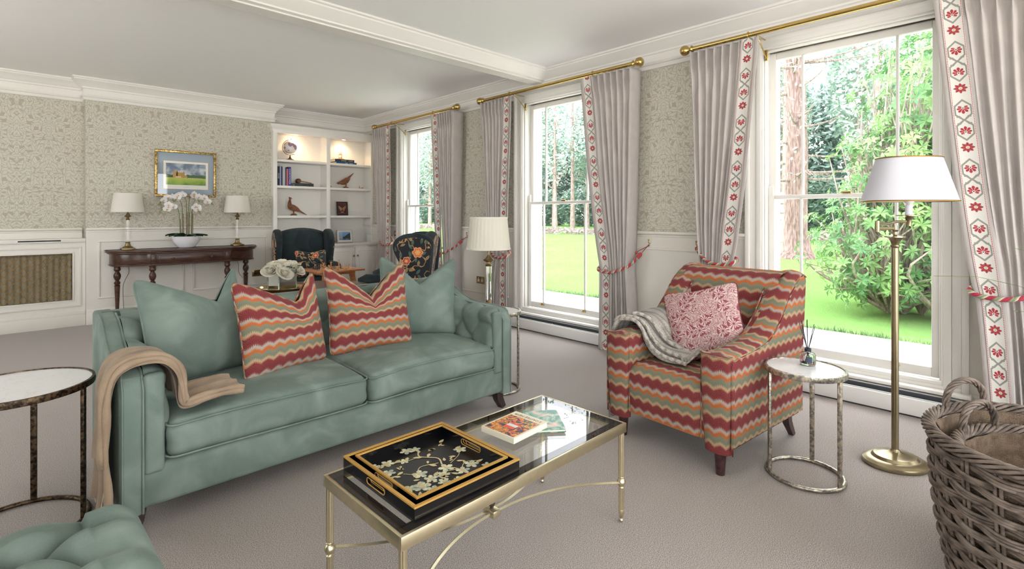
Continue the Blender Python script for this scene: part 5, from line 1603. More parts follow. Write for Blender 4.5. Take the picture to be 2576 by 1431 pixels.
def build_console():
    wd = wood('dark_walnut', '3a241c', '5c3d2f', .3); x0, x1 = .815, 2.375; cx = (x0+x1)/2; H = .885
    t = thing('console_table', 'long dark carved wood console table with turned legs against the chimney breast', 'console table', (cx, 7.84, 0))
    def outline(o, yb=0.0):
        W = .80
        P = [(-W-o, yb), (-W-o, -.10-o)]
        for k in range(7): a = rad(180+k*15); P.append((-.47-(.33+o)*-math.cos(a)*1 if False else -.47+(.33+o)*math.cos(a), -.12+(.25+o)*math.sin(a)))
        P += [(-.47+.0, -.37-o), (-.44, -.40-o), (.44, -.40-o), (.47, -.37-o)]
        for k in range(7): a = rad(270+k*15); P.append((.47+(.33+o)*math.cos(a), -.12+(.25+o)*math.sin(a)))
        P += [(W+o, -.10-o), (W+o, yb)]
        out = []
        for p in P:
            if not out or (abs(p[0]-out[-1][0])+abs(p[1]-out[-1][1])) > 1e-4: out.append(p)
        return out
    B = MB(); B.prism(outline(.035), H-.028, H, bev=.010, seg=3); B.prism(outline(.018), H-.045, H-.027, bev=.004); B.build('tabletop', wd, t, smooth=40)
    B = MB(); B.prism(outline(-.01), H-.185, H-.04, bev=.003); B.prism(outline(.0), H-.19, H-.175, bev=.004); ap = B.build('apron', wd, t, smooth=40)
    B = MB(); B.box(-.36, .36, -.397, -.38, H-.16, H-.062, bev=.004); B.box(-.335, .335, -.401, -.39, H-.145, H-.077, bev=.003); dr = B.build('drawer', wd, t, smooth=30)
    for s in (-1, 1):
        B = MB(); B.lathe([(0, 0), (.008, 0), (.007, .01), (.014, .018), (.015, .024), (.009, .03), (0, .031)], (0, 0, 0), 16, M=T(s*.21, -.40, H-.11) @ RX(PI/2)); B.build('knob', wd, dr)
        B = MB(); B.box(s*.405-.028, s*.405+.028, -.402, -.385, H-.165, H-.055, bev=.004); B.box(s*.405-.014, s*.405+.014, -.408, -.39, H-.145, H-.075, bev=.003); B.build('carved_block', wd, t, smooth=30)
    pr = [(.022, 0), (.026, .02), (.018, .03), (.014, .05), (.019, .2), (.028, .44), (.030, .455), (.020, .462), (.030, .47), (.033, .49), (.024, .50), (.018, .512), (.030, .53), (.038, .56), (.036, .585), (.024, .61), (.020, .62), (.033, .635), (.037, .65), (.030, .665), (.035, .68), (.035, .70)]
    for x, y in ((-.72, -.06), (.72, -.06), (-.41, -.345), (.41, -.345)):
        B = MB(); B.lathe(pr, (x, y, 0), 20); B.box(x-.036, x+.036, y-.036, y+.036, .70, H-.05, bev=.003); B.build('leg', wd, t, smooth=50)
build_console()
wl = shade('cream_linen_shade', 'faf6ee')
for (x, y, lab, cabs) in ((.968, 7.70, 'crystal-column table lamp with white shade at the radiator end of the console', -1), (2.185, 7.70, 'crystal-column table lamp with white shade at the bookcase end of the console', 1)):
    table_lamp('table_lamp', lab, (x, y, .8855), 1, (.455, .685), (.095, .36), .168, .138, wl, base=.068)
for x, zz, pth in ((.985, .885, [(.99, 7.86, .70), (1.0, 7.85, .60), (.96, 7.86, .50), (.94, 7.86, .40), (.95, 7.865, .1)]), (2.2, .885, [(2.2, 7.86, .70), (2.24, 7.85, .62), (2.25, 7.86, .5), (2.30, 7.868, .42)])):
    B = MB(); B.tube(spline([p for p in pth], 6), .003, 5); o = B.build('lamp_cable', plain('brown_cable', '7a6a5e', .5), smooth=180)
    tag(o, 'thin cable hanging from the %s lamp behind the console table' % ('left' if x < 1.5 else 'right'), 'cable')

def build_orchid():
    t = thing('potted_orchid', 'white orchids in a white oval bowl in the middle of the console table', 'potted plant', (1.57, 7.66, .8855))
    B = MB(); B.lathe([(0, 0), (.08, 0), (.105, .02), (.145, .08), (.165, .145), (.158, .148), (.135, .085), (.09, .04), (0, .03)], (0, 0, 0), 40, cap=False, sy=.62); B.build('bowl', plain('white_ceramic', 'f0eff2', .2), t, smooth=60)
    B = MB(); B.lathe([(0, .11), (.15, .118), (0, .13)], (0, 0, 0), 24, cap=False, sy=.62); B.build('moss', plain('moss', '3f4a2c', .9), t)
    rnd = random.Random(6); B = MB()
    lm = leafmat('orchid_leaves', '24402f', '456b4a', .1, .3)
    for i in range(15):
        a = rnd.uniform(0, 2*PI) if i > 3 else (.1, PI-.1, .5, PI-.5)[i]; L = rnd.uniform(.16, .27); w = rnd.uniform(.026, .038); up = rnd.uniform(.10, .34)
        d = V((math.cos(a), math.sin(a)*.6, 0)); sd = V((-d.y, d.x, 0)).normalized(); z0 = .13
        def f(u, v):
            ww = w*math.sin(PI*min(.98, .12+.86*v))**.7; q = d*L*v+V((0, 0, z0+L*up*2*(v-v*v*.85))); return q+sd*(u-.5)*2*ww+V((0, 0, abs(u-.5)*.03))
        B.grid(f, 4, 8)
    o = B.build('leaves', lm, t, smooth=180); o.modifiers.new('s', 'SOLIDIFY').thickness = .003
    S = MB(); sp = [(-.07, -.02, .46, -.20), (-.035, .02, .58, -.24), (.0, -.01, .62, -.12), (.03, .03, .62, .10), (.06, 0, .58, .22), (.045, -.04, .44, .08)]
    pts_all = []
    for x, y, h, e in sp:
        P = spline([(x, y, .12), (x*1.1, y, .12+h*.45), (x*1.2+e*.05, y, .12+h*.80), (x+e*.55, y-.01, .12+h*.92), (x+e, y-.02, .12+h*.80)], 6)
        S.tube(P, [.0035]*(len(P)-4)+[.003, .0025, .002, .0015], 6); pts_all.append(P)
    S.build('stem', leafmat('orchid_stems', '4c6a3c', '7d8f57', .1), t, smooth=180)
    C = MB()
    for x, y, h, e in sp[:5]: C.tube([(x+.012, y+.01, .12), (x*1.1+.012, y+.01, .12+h*.55)], .0045, 6)
    C.build('cane', wood('bamboo_cane', '7a5236', 'a87c56', .5), t)
    fm = leafmat('orchid_petals', 'f6f4f4', 'fbfafa', .3, .5)
    def bloom(p, r, seed, nrm):
        rn = random.Random(seed); B = MB()
        z = nrm.normalized(); x = V((0, 0, 1)).cross(z).normalized(); y = z.cross(x)
        M = Matrix(((x.x, y.x, z.x, p.x), (x.y, y.y, z.y, p.y), (x.z, y.z, z.z, p.z), (0, 0, 0, 1))) @ RZ(rn.uniform(-.3, .3))
        for a, L, w in ((0, 1, .62), (180, 1, .62), (90, .95, .38), (215, .9, .34), (325, .9, .34)):
            c, s = math.cos(rad(a)), math.sin(rad(a))
            def f(u, v):
                ww = w*math.sin(PI*min(.97, .10+.87*v))**.75*r; l = v*L*r; k = (u-.5)*2*ww; return (l*c-k*s, l*s+k*c, .25*r*v*v-.15*r*abs(u-.5)+(.003 if w > .5 else 0))
            B.grid(f, 4, 6, M=M)
        return B, M
    k = 0
    for P in pts_all:
        n = len(P)
        for i in range(n-9, n-1, 2):
            p = P[i]+V((rnd.uniform(-.02, .02), -.022, rnd.uniform(-.018, .012)))
            nr = V((rnd.uniform(-.6, .5), -1, rnd.uniform(-.35, .25)))
            B, M = bloom(p, rnd.uniform(.042, .052), k, nr); o = B.build('bloom', fm, t, smooth=180)
            B = MB(); B.sphere((0, -.006, .008), (.010, .009, .007), 8, 6, M=M); B.build('bloom_centre', plain('orchid_throat', 'd9a06a', .6), o); k += 1
        B = MB()
        for q in (0, 1, 2): p = P[-1]+V((.01*q*(1 if P[-1].x > 0 else -1), 0, -.012*q)); B.sphere(p, (.008, .008, .010), 8, 6)
        B.build('bud', plain('green_buds', '8a9a4e', .5), t)
build_orchid()

def framed(name, label, w, h, loc, rx, rz, fr_w, fmat, mats, d=.022, cat='picture', art=None, mount=None):
    """upright frame facing local -y, centred at bottom"""
    t = thing(name, label, cat, loc); t.rotation_euler = (rx, 0, rz)
    B = MB()
    for q in ((-w/2, w/2, 0, fr_w), (-w/2, w/2, h-fr_w, h), (-w/2, -w/2+fr_w, fr_w, h-fr_w), (w/2-fr_w, w/2, fr_w, h-fr_w)):
        B.box(q[0], q[1], -d, 0, q[2], q[3], bev=min(.004, fr_w*.3))
    B.build('frame', fmat, t, smooth=30)
    B = MB(); B.box(-w/2+fr_w*.5, w/2-fr_w*.5, -.006, -.002, fr_w*.5, h-fr_w*.5); B.build('backing', mats[0], t, smooth=0)
    if art: art(t)
    B = MB(); B.box(-w/2+fr_w, w/2-fr_w, -.0125, -.0115, fr_w, h-fr_w); B.build('glazing', thin_glass('picture_glass', (1, 1, 1), .04), t, smooth=0)
    return t
def painting_art(t):
    w, h = .70, .605
    B = MB(); a, b, c, d = -.255, .255, .10, .465
    B.box(a, b, -.0075, -.0062, c, d); B.build('print_sheet', paint('f1efe8', .7), t, smooth=0)
    B = MB(); e = .004
    for q in ((a-e, b+e, c-e, c), (a-e, b+e, d, d+e), (a-e, a, c, d), (b, b+e, c, d)): B.box(q[0], q[1], -.008, -.006, q[2], q[3])
    B.build('mount_line', plain('gold_line', 'b08d5a', .5), t, smooth=0)
    g = G('watercolour_landscape'); x, y, z = g.xyz(); n = g.noise(9, 4, dist=.5); n2 = g.noise(30, 3)
    sky = g.ramp(n+((z-.30)*1.2), [(.42, srgb('d9dde2')), (.55, srgb('aeb9c6')), (.66, srgb('6d829c')), (.8, srgb('4f6684'))])
    field = g.ramp(n*.5+(z-.16)*3, [(.2, srgb('5e8a2f')), (.4, srgb('9fc043')), (.55, srgb('c9c45a')), (.7, srgb('7aa23c'))])
    c_ = g.mix(z.lt(.252), sky, field)
    tree = z.gt(.250)*z.lt(.272+(n2*.035))*((x-.0).gt(.0)).max(x.lt(-.13)); c_ = g.mix(tree, c_, srgb('3c6234'))
    g.set(c_, .6)
    B = MB(); B.box(-.228, .228, -.0084, -.0076, .155, .437); B.build('watercolour', g.m, t, smooth=0)
    B = MB()
    for x0, x1, z1 in ((-.15, -.125, .335), (-.125, -.09, .322), (-.115, -.095, .345), (-.09, -.035, .318), (-.04, -.018, .325), (-.02, .005, .285), (.005, .012, .27)): B.box(x0, x1, -.0092, -.0084, .252, z1)
    for k in range(6): B.box(-.145+k*.022, -.139+k*.022, -.0092, -.0084, .32, .335)
    for k in range(9): B.box(.03+k*.018, .036+k*.018, -.0092, -.0084, .243, .252, mi=1)
    B.box(-.12, -.06, -.0094, -.0084, .252, .268, mi=2); B.box(-.03, -.018, -.0094, -.0084, .250, .262, mi=3)
    for k in range(5):
        for j in range(3): B.box(-.084+k*.010, -.081+k*.010, -.0095, -.0090, .27+j*.015, .277+j*.015, mi=4)
    B.build('painted_castle', [plain('ochre_stone', 'c79a4e', .6), plain('white_fence', 'e4ebf0', .6), plain('pale_wall', 'f0c797', .6), plain('teal_dot', '3f9a8a', .6), plain('window_dark', '5b4a3a', .6)], t, smooth=0)
    B = MB(); B.tube([(-.035+.0014*k, -.0079, .127+.004*math.sin(k*1.7)*math.cos(k*.6)) for k in range(50)], .0006, 4); B.build('caption', plain('pencil', '77757a', .8), t, smooth=0)
framed('framed_picture', 'framed watercolour of a castle beyond a green field on the patterned chimney wall', .70, .605, (1.618, 7.899, 1.548), 0, 0, .030, mottled('gilt_frame', '8a6a35', 'd9bd80', .35), [paint('93a5b6', .7)], d=.03, art=painting_art)

def socket(name, label, loc, face, w=.15, h=.09, double=True):
    t = thing(name, label, 'socket', loc); 
    t.rotation_euler = (0, 0, {'-y': 0, '-x': -PI/2}[face])
    B = MB(); B.box(-w/2, w/2, -.006, 0, -h/2, h/2, bev=.003); B.build('plate', metal('brass_plate', 'a98f5a', .3), t)
    bk = plain('socket_black', '1d1b19', .5) if face == '-y' else plain('socket_white', 'e6e2da', .5)
    for s in ((-.035, .035) if double else (0,)):
        B = MB(); B.box(s-.02, s+.02, -.008, -.005, -.022, .012, bev=.002); B.build('insert', bk, t)
        B = MB(); B.box(s-.006, s+.006, -.010, -.006, .016, .032, bev=.001); B.build('switch', bk, t)
socket('wall_socket', 'brass double socket on the wainscot right of the console table', (2.505, CY-.019, .47), '-y')
socket('wall_socket', 'brass socket on the window wall beside the pleated-shade lamp', (WX-.019, 5.02, .47), '-x')
socket('wall_socket', 'small brass switch plate on the window wall beside the far window', (WX-.019, 7.08, 1.02), '-x', w=.07, h=.08, double=False)
# ------------------------------------------------------------------ bookcase
def build_bookcase():
    wh = paint('f1eee8', .4); x0, x1 = 2.70, WX-.001; yf = 7.82; yb = BY-.001; H = 2.62
    t = thing('bookcase', 'tall built-in white bookcase with lit top compartments in the corner', 'bookcase', (x0, yf, 0))
    W, D = x1-x0, yb-yf; mid = .83; sw = .035
    cz = .86
    B = MB(); 
    B.box(-.02, W, -.025, D, H, H+.018, bev=.003); B.sweep([(0, H-.085), (.012, H-.085), (.016, H-.06), (.022, H-.035), (.05, H-.005), (.055, H+.004), (.06, H+.018), (0, H+.018)], [(W, .0), (-.0, .0), (-.0, D)], False)
    B.build('cornice', wh, t, smooth=30)
    B = MB()
    B.box(0, W, D-.015, D, 0, H); B.box(0, .02, 0.0, D, 0, H); B.box(W-.02, W, 0, D, 0, H); B.box(mid-.012, mid+.012, .0, D-.015, cz, H-.06)
    B.box(0, W, 0.004, D, H-.075, H-.055)
    B.build('carcass', wh, t, smooth=0)
    B = MB(); B.box(-.004, .052, -.015, .01, cz, H, bev=.002); B.box(mid-.03, mid+.03, -.015, .01, cz, H-.05, bev=.002); B.box(W-.045, W, -.015, .01, cz, H, bev=.002); B.box(0, W, -.016, .01, H-.10, H, bev=.002)
    B.build('face_frame', wh, t, smooth=30)
    for zt in (2.135, 1.745, 1.30):
        for a, b in ((.02, mid-.012), (mid+.012, W-.02)):
            B = MB(); B.box(a, b, .0, D-.015, zt-.036, zt, bev=.004); B.build('shelf', wh, t, smooth=30)
    B = MB(); B.box(-.03, W, -.20, D, cz-.035, cz, bev=.006); B.build('counter', wh, t, smooth=30)
    B = MB(); B.box(0, W, -.16, D-.02, .0, cz-.035); B.box(-.002, W, -.172, -.15, 0, .10, bev=.003); B.build('base_cabinet', wh, t, smooth=30)
    for i in range(4):
        a = .03+i*.39; b = a+.385; B = MB(); B.box(a, b, -.178, -.158, .12, cz-.065, bev=.002); k = .055
        for q in ((a+k, b-k, .12+k, .12+k+.014), (a+k, b-k, cz-.065-k-.014, cz-.065-k), (a+k, a+k+.014, .12+k, cz-.065-k), (b-k-.014, b-k, .12+k, cz-.065-k)): B.box(q[0], q[1], -.184, -.176, q[2], q[3], bev=.003)
        d = B.build('door', wh, t, smooth=30); s = b-.03 if i % 2 == 0 else a+.03
        B = MB(); B.lathe([(0, 0), (.007, 0), (.006, .01), (.015, .016), (.017, .024), (.011, .03), (0, .031)], (0, 0, 0), 18, M=T(s, -.178, cz-.20) @ RX(PI/2)); B.build('knob', BRASS(), d)
    for x in (mid*.5-.03, mid+(W-mid)*.42):
        B = MB(); B.lathe([(0, H-.079), (.030, H-.079), (.034, H-.075), (0, H-.0755)], (x, .13, 0), 24, cap=False); B.build('spotlight', emit('warm_spot', (1, .78, .5), 14.0), t)
        l = bpy.data.lights.new('shelf_spot', 'SPOT'); l.energy = 5.0; l.color = (1, .72, .42); l.spot_size = rad(150); l.spot_blend = .9; l.shadow_soft_size = .03
        o = bpy.data.objects.new('shelf_spot', l); COL.objects.link(o); o.location = (x0+x, yf+.13, H-.085)
    return t
build_bookcase()
S1, S2, S3, S4 = 2.1355, 1.7455, 1.3005, .8605
def build_globe():
    c = (2.99, 7.95, S1); R = .098; t = thing('desk_globe', 'desk globe with pale oceans and mauve land on the lit top shelf', 'globe', c, rad(-40))
    wd = wood('globe_walnut', '5a2f1c', '8f5433', .35)
    B = MB(); B.lathe([(0, 0), (.062, 0), (.063, .008), (.05, .018), (.02, .032), (.012, .05), (.015, .058), (.008, .065), (.006, .085)], (0, 0, 0), 28); B.build('base', wd, t, smooth=50)
    cz = .20; B = MB(); tl = rad(20)
    g = G('globe_map'); n = g.noise(14, 5, rough=.55); x, y, z = g.xyz(); m = (n+z.abs()*-.6).step(.50, .53); g.set(g.mix(m, srgb('e6dfe0'), srgb('9d7f9c')), .35)
    B.sphere((0, 0, 0), R, 40, 24); o = B.build('globe_ball', g.m, t, smooth=180, loc=(0, 0, cz))
    B = MB(); rr = R+.016; B.tube([(rr*math.cos(rad(a))*-1, 0, cz+rr*math.sin(rad(a))) for a in range(-118, 86, 6)], .0042, 6); B.sphere((rr*.10, 0, cz+rr+.012), .006, 8, 6); B.tube([(rr*.1, 0, cz+rr+.008), (0, 0, cz+R*.95)], .0025, 6); B.sphere((rr*.52, 0, cz-rr*.95), .006, 8, 6); B.build('meridian_arm', plain('bronze_arm', '4b3d30', .35, .7), t, smooth=180)
build_globe()
def hbook(label, x, z, w, d, h, col, rz=0, txt=None, group=None, tcol='c9b178', y=7.87, ts=.016):
    def ex(t):
        if txt:
            for s, px, sz in txt:
                B = MB(); B.text(s, sz, T(px, -d/2-.0006, h/2) @ RX(PI/2), .0003); B.build('lettering', paint(tcol, .5), t, smooth=0)
    t = thing('book', label, 'book', (x, y+d/2, z), rz, group)
    cv = plain('cover_'+col, col, .45)
    B = MB(); B.box(-w/2, w/2, -d/2, d/2, 0, .003); B.box(-w/2, w/2, -d/2, d/2, h-.003, h); B.box(-w/2, w/2, -d/2, -d/2+.004, 0, h, bev=.0008); B.build('cover', cv, t, smooth=0)
    B = MB(); B.box(-w/2+.004, w/2-.004, -d/2+.004, d/2-.004, .003, h-.003); B.build('pages', paint('e7e0d0', .8), t, smooth=0); ex(t)
hbook('dark blue wine guide lying on the lit right-hand top shelf, under the glass-domed clock', 3.83, S1+.031, .33, .20, .042, '2a3450', 0, [('WINE', -.02, .034), ('GUIDE', .10, .026)], y=7.865)
hbook('teal blue book beneath the dark blue one on the lit right-hand top shelf', 3.86, S1, .35, .21, .031, '1d4f78', 0, [('Super', .0, .022), ('Tuscan', .075, .020)], tcol='e6e6e6', y=7.862)
hbook('thick black book lying flat beside the upright row, under the gavel', 3.175, S2, .29, .19, .048, '2c3338', 0, [('------', -.06, .022), ('--', .05, .022), ('-', .11, .022)], y=7.87)
x = 2.755
for i, (w, h, c, lab, tx, tc) in enumerate(((.018, .30, '5fa9a5', 'turquoise upright book, first against the bookcase side', None, ''), (.030, .285, '22252b', 'black upright book with white title, second in the row', 'RENNIE', 'd8d8d8'), (.020, .29, 'a8b2da', 'lilac-blue upright book right of the black one', None, ''), (.016, .285, '3b2f5c', 'thin dark purple upright book left of the pale grey one', None, ''), (.036, .275, 'bcc3c6', 'pale grey upright book in the middle of the row', None, ''), (.018, .27, '4a4d52', 'charcoal upright book between the grey and red-spined ones', None, ''), (.022, .255, 'd8707c', 'red and white spined upright book next to the blue one', None, ''), (.040, .285, '232a86', 'royal blue upright book, last in the row beside the gavel', 'COUNTRYWIDE', 'eeeef6'))):
    t = thing('book', lab, 'book', (x+w/2, 7.965, S2), 0, 'upright books on the second shelf'); cv = plain('cover_'+c, c, .4); d = .2
    B = MB(); B.box(-w/2, -w/2+.002, -d/2, d/2, 0, h); B.box(w/2-.002, w/2, -d/2, d/2, 0, h); B.box(-w/2, w/2, -d/2, -d/2+.003, 0, h, bev=.0008); B.build('cover', cv, t, smooth=0)
    B = MB(); B.box(-w/2+.002, w/2-.002, -d/2+.003, d/2-.004, .003, h-.004); B.build('pages', paint('e7e0d0', .8), t, smooth=0)
    if tx: B = MB(); B.text(tx, w*.8, T(0, -d/2-.0006, h*.5) @ RX(PI/2) @ RZ(-PI/2), .0003); B.build('lettering', paint(tc, .5), t, smooth=0)
    x += w+.0025
def build_gavel():
    wd = wood('gavel_walnut', '4a2c1d', '7b4c32', .35); t = thing('gavel', 'wooden gavel resting on the black book', 'gavel', (3.11, 7.95, S2+.0485), rad(-10))
    B = MB(); B.lathe([(0, -.042), (.030, -.042), (.034, -.036), (.030, -.030), (.034, -.024), (.037, 0), (.034, .024), (.030, .030), (.034, .036), (.030, .042), (0, .042)], (0, 0, 0), 24, M=T(0, 0, .037) @ RX(PI/2) @ RY(rad(10))); B.build('head', wd, t, smooth=50)
    B = MB(); B.tube([(.03, 0, .037), (.12, 0, .022), (.20, 0, .008)], [.007, .009, .008], 10); B.build('handle', wood('gavel_handle', '8a6038', 'b98a58', .35), t)
build_gavel()
def bird(name, label, loc, rz, body, tail, head, legs, s=1.0):
    wd = wood('carved_bird_wood', '6b3f28', 'a3694a', .4); t = thing(name, label, 'figurine', loc, rz); t.scale = (s,)*3
    B = MB(); B.tube(spline([V(p) for p, r in body], 6), [lerp(body[i//6][1], body[min(i//6+1, len(body)-1)][1], (i % 6)/6) for i in range(6*(len(body)-1)+1)], 18, flat=1.0)
    hp = V(head); B.sphere(hp, (.021, .017, .018), 16, 12); B.build('body', wd, t, smooth=180)
    hd = (V(body[0][0])-V(body[1][0])); sx = 1 if head[0] > body[1][0][0] else -1
    B = MB(); B.cyl(hp+V((sx*.015, 0, -.002)), hp+V((sx*.036, 0, -.008)), .006, .001, seg=8); B.build('beak', wd, t)
    B = MB(); B.tube([hp+V((-sx*.010, .006, .012)), hp+V((-sx*.024, .008, .022))], [.005, .001], 6); B.tube([hp+V((-sx*.010, -.006, .012)), hp+V((-sx*.024, -.008, .022))], [.005, .001], 6); B.build('crest', wd, t)
    for q in (-1, 1):
        B = MB(); c = V(body[len(body)//2][0]); d = (V(tail[0][0])-V(body[1][0])).normalized(); B.tube([c+V((0, q*.030, .012))-d*.045, c+V((0, q*.036, .008)), c+V((0, q*.026, .008))+d*.06, c+V((0, q*.010, .008))+d*.10], [.008, .022, .016, .003], 10); B.build('wing', wd, t, smooth=180)
    B = MB(); B.tube([V(p) for p, r in tail], [r for p, r in tail], 12, flat=.8); B.build('tail', wd, t, smooth=180)
    for q in (-1, 1): B = MB(); B.tube([V(legs)+V((q*.008, q*.012, .0)), V((legs[0]*.6+q*.01, q*.014, .028))], [.008, .005], 8); B.build('leg', wd, t)
    B = MB(); B.lathe([(0, 0), (.052, 0), (.050, .010), (.038, .018), (.030, .026), (0, .030)], (legs[0]*.6, 0, 0), 14); B.build('plinth', wd, t, smooth=20)
bird('pheasant_figurine', 'carved wooden pheasant standing upright with its tail down on the left third shelf', (3.04, 7.94, S3), 0,
     [((-.055, 0, .245), .012), ((-.058, 0, .215), .020), ((-.060, 0, .175), .030), ((-.045, 0, .135), .045), ((-.005, 0, .115), .048), ((.045, 0, .095), .036), ((.085, 0, .07), .020)], [((.06, 0, .09), .024), ((.12, 0, .05), .017), ((.20, 0, .008), .005)], (-.052, 0, .262), (0, 0, .08), 1.0)
bird('pheasant_figurine', 'carved wooden pheasant pecking with its tail raised on the right second shelf', (3.87, 7.94, S2), 0,
     [((-.10, 0, .085), .014), ((-.085, 0, .088), .022), ((-.055, 0, .090), .034), ((-.015, 0, .105), .046), ((.025, 0, .13), .044), ((.055, 0, .155), .030), ((.075, 0, .18), .020)], [((.05, 0, .155), .026), ((.09, 0, .20), .018), ((.15, 0, .255), .006)], (-.112, 0, .080), (.02, 0, .07), 1.0)
def build_clock():
    t = thing('dome_clock', 'small gilt skeleton clock under a glass dome on the stacked books', 'clock', (3.80, 7.955, S1+.0735)); gd = metal('gilt', 'd8a95a', .3)
    B = MB(); B.lathe([(0, 0), (.060, 0), (.060, .010), (.052, .014), (0, .014)], (0, 0, 0), 28); B.build('base', gd, t)
    B = MB()
    for a in (30, 150, 270): x, y = .03*math.cos(rad(a)), .03*math.sin(rad(a)); B.cyl((x, y, .014), (x, y, .085), .0022, seg=6)
    for k in range(10):
        a = k*2*PI/10; B.tube([(0, 0, .085), (.024*math.cos(a), .02*math.sin(a), .105+.02*math.sin(a*3))], .002, 5); B.sphere((.026*math.cos(a), .022*math.sin(a), .105+.02*math.sin(a*3)), .005, 6, 5)
    for a in (0, 90, 180, 270): B.sphere((.018*math.cos(rad(a)), .018*math.sin(rad(a)), .03), .007, 8, 6)
    B.lathe([(0, .08), (.030, .08), (.030, .084), (0, .084)], (0, 0, 0), 20, cap=False); B.build('movement', gd, t, smooth=60)
    B = MB(); B.lathe([(.049, .014), (.049, .10), (.045, .125), (.030, .145), (0, .152)], (0, 0, 0), 28, cap=False); B.build('glass_dome', thin_glass('dome_glass', (1, 1, 1), .05), t, smooth=180)
build_clock()
B = MB(); B.grid(lambda u, v: (.038*math.cos(PI*v)*(1-.1*u), .020*math.sin(2*PI*u)*math.sin(PI*v), .014+.013*math.cos(2*PI*u)*math.sin(PI*v)+.006*v), 14, 12, cu=True); B.tube(spline([(-.028, 0, .02), (-.020, 0, .042), (-.008, 0, .034), (.004, 0, .042), (.016, 0, .026)], 4), .004, 6)
tag(B.build('wooden_duck', wood('pale_duck', 'b98a52', 'd9b27c', .4), smooth=180, loc=(3.59, 7.90, S2)), 'small pale carved curio at the left end of the right second shelf', 'ornament')
B = MB(); B.prism([(-.03, .0), (.02, -.014), (.038, .0), (.02, .014)], .001, .012, bev=.003); B.tube([(-.028, 0, .004), (-.032, 0, .03), (-.026, 0, .048)], [.010, .008, .002], 8); B.sphere((.02, 0, .012), (.02, .012, .008), 10, 8)
tag(B.build('wooden_shoe', wood('pale_duck', 'b98a52', 'd9b27c', .4), smooth=60, loc=(4.135, 7.90, S2+.002)), 'small pale wooden shoe-shaped ornament at the right end of the right second shelf', 'ornament')
def bf_art(t):
    g = plain('gold_wing', 'b39a68', .4, .4); B = MB(); y = -.0085
    for s in (-1, 1):
        P = [(0, .11), (s*.02, .135), (s*.058, .158), (s*.066, .15), (s*.060, .125), (s*.050, .105), (s*.040, .095), (s*.035, .075), (s*.022, .07), (s*.008, .09)]
        B.prism([(a, b) for a, b in P], y, y+.001, axis='y')
    B.build('butterfly', g, t, smooth=0)
    B = MB(); B.box(-.025, .025, -.0085, -.0075, .045, .058); B.build('name_plate', plain('brass_plate_small', 'd8b77a', .4), t)
    B = MB(); e = .0015
    for q in ((-.075, .075, .028, .028+e), (-.075, .075, .20, .20+e), (-.075, -.075+e, .028, .20), (.075-e, .075, .028, .20)): B.box(q[0], q[1], -.0085, -.0075, q[2], q[3])
    B.build('gold_line', g, t)
framed('framed_butterfly', 'small dark frame with a gold butterfly on maroon, right third shelf', .19, .225, (3.845, 7.985, S3+.001), -rad(7), 0, .019, plain('black_wood_frame', '231c1a', .4), [plain('maroon_velvet', '5b1f30', .8)], cat='picture frame', art=bf_art)
def ph_art(t):
    g = G('lake_photograph'); x, y, z = g.xyz(); n = g.noise(20, 3)
    c = g.ramp((z-.03)*6, [(0, srgb('3c78b4')), (1, srgb('8db9e0'))])
    hill = z.lt(.078+(x+.02).max(0.0)*.65+n*.02); c = g.mix(hill, c, srgb('27303a'))
    wat = z.lt(.068); c = g.mix(wat, c, g.mix(n.gt(.5), srgb('2f5a86'), srgb('4a76a0')))
    house = z.lt(.088)*z.gt(.070)*x.lt(-.035); c = g.mix(house, c, srgb('c49552'))
    g.set(c, .3); B = MB(); B.box(-.092, .092, -.0085, -.0075, .04, .172); B.build('photograph', g.m, t, smooth=0)
framed('framed_photograph', 'white framed photograph of a lake and blue sky on the bookcase counter', .255, .212, (3.83, 7.86, S4+.001), -rad(12), rad(-6), .012, paint('d8cfc4', .4), [paint('f1efec', .7)], cat='picture frame', art=ph_art)
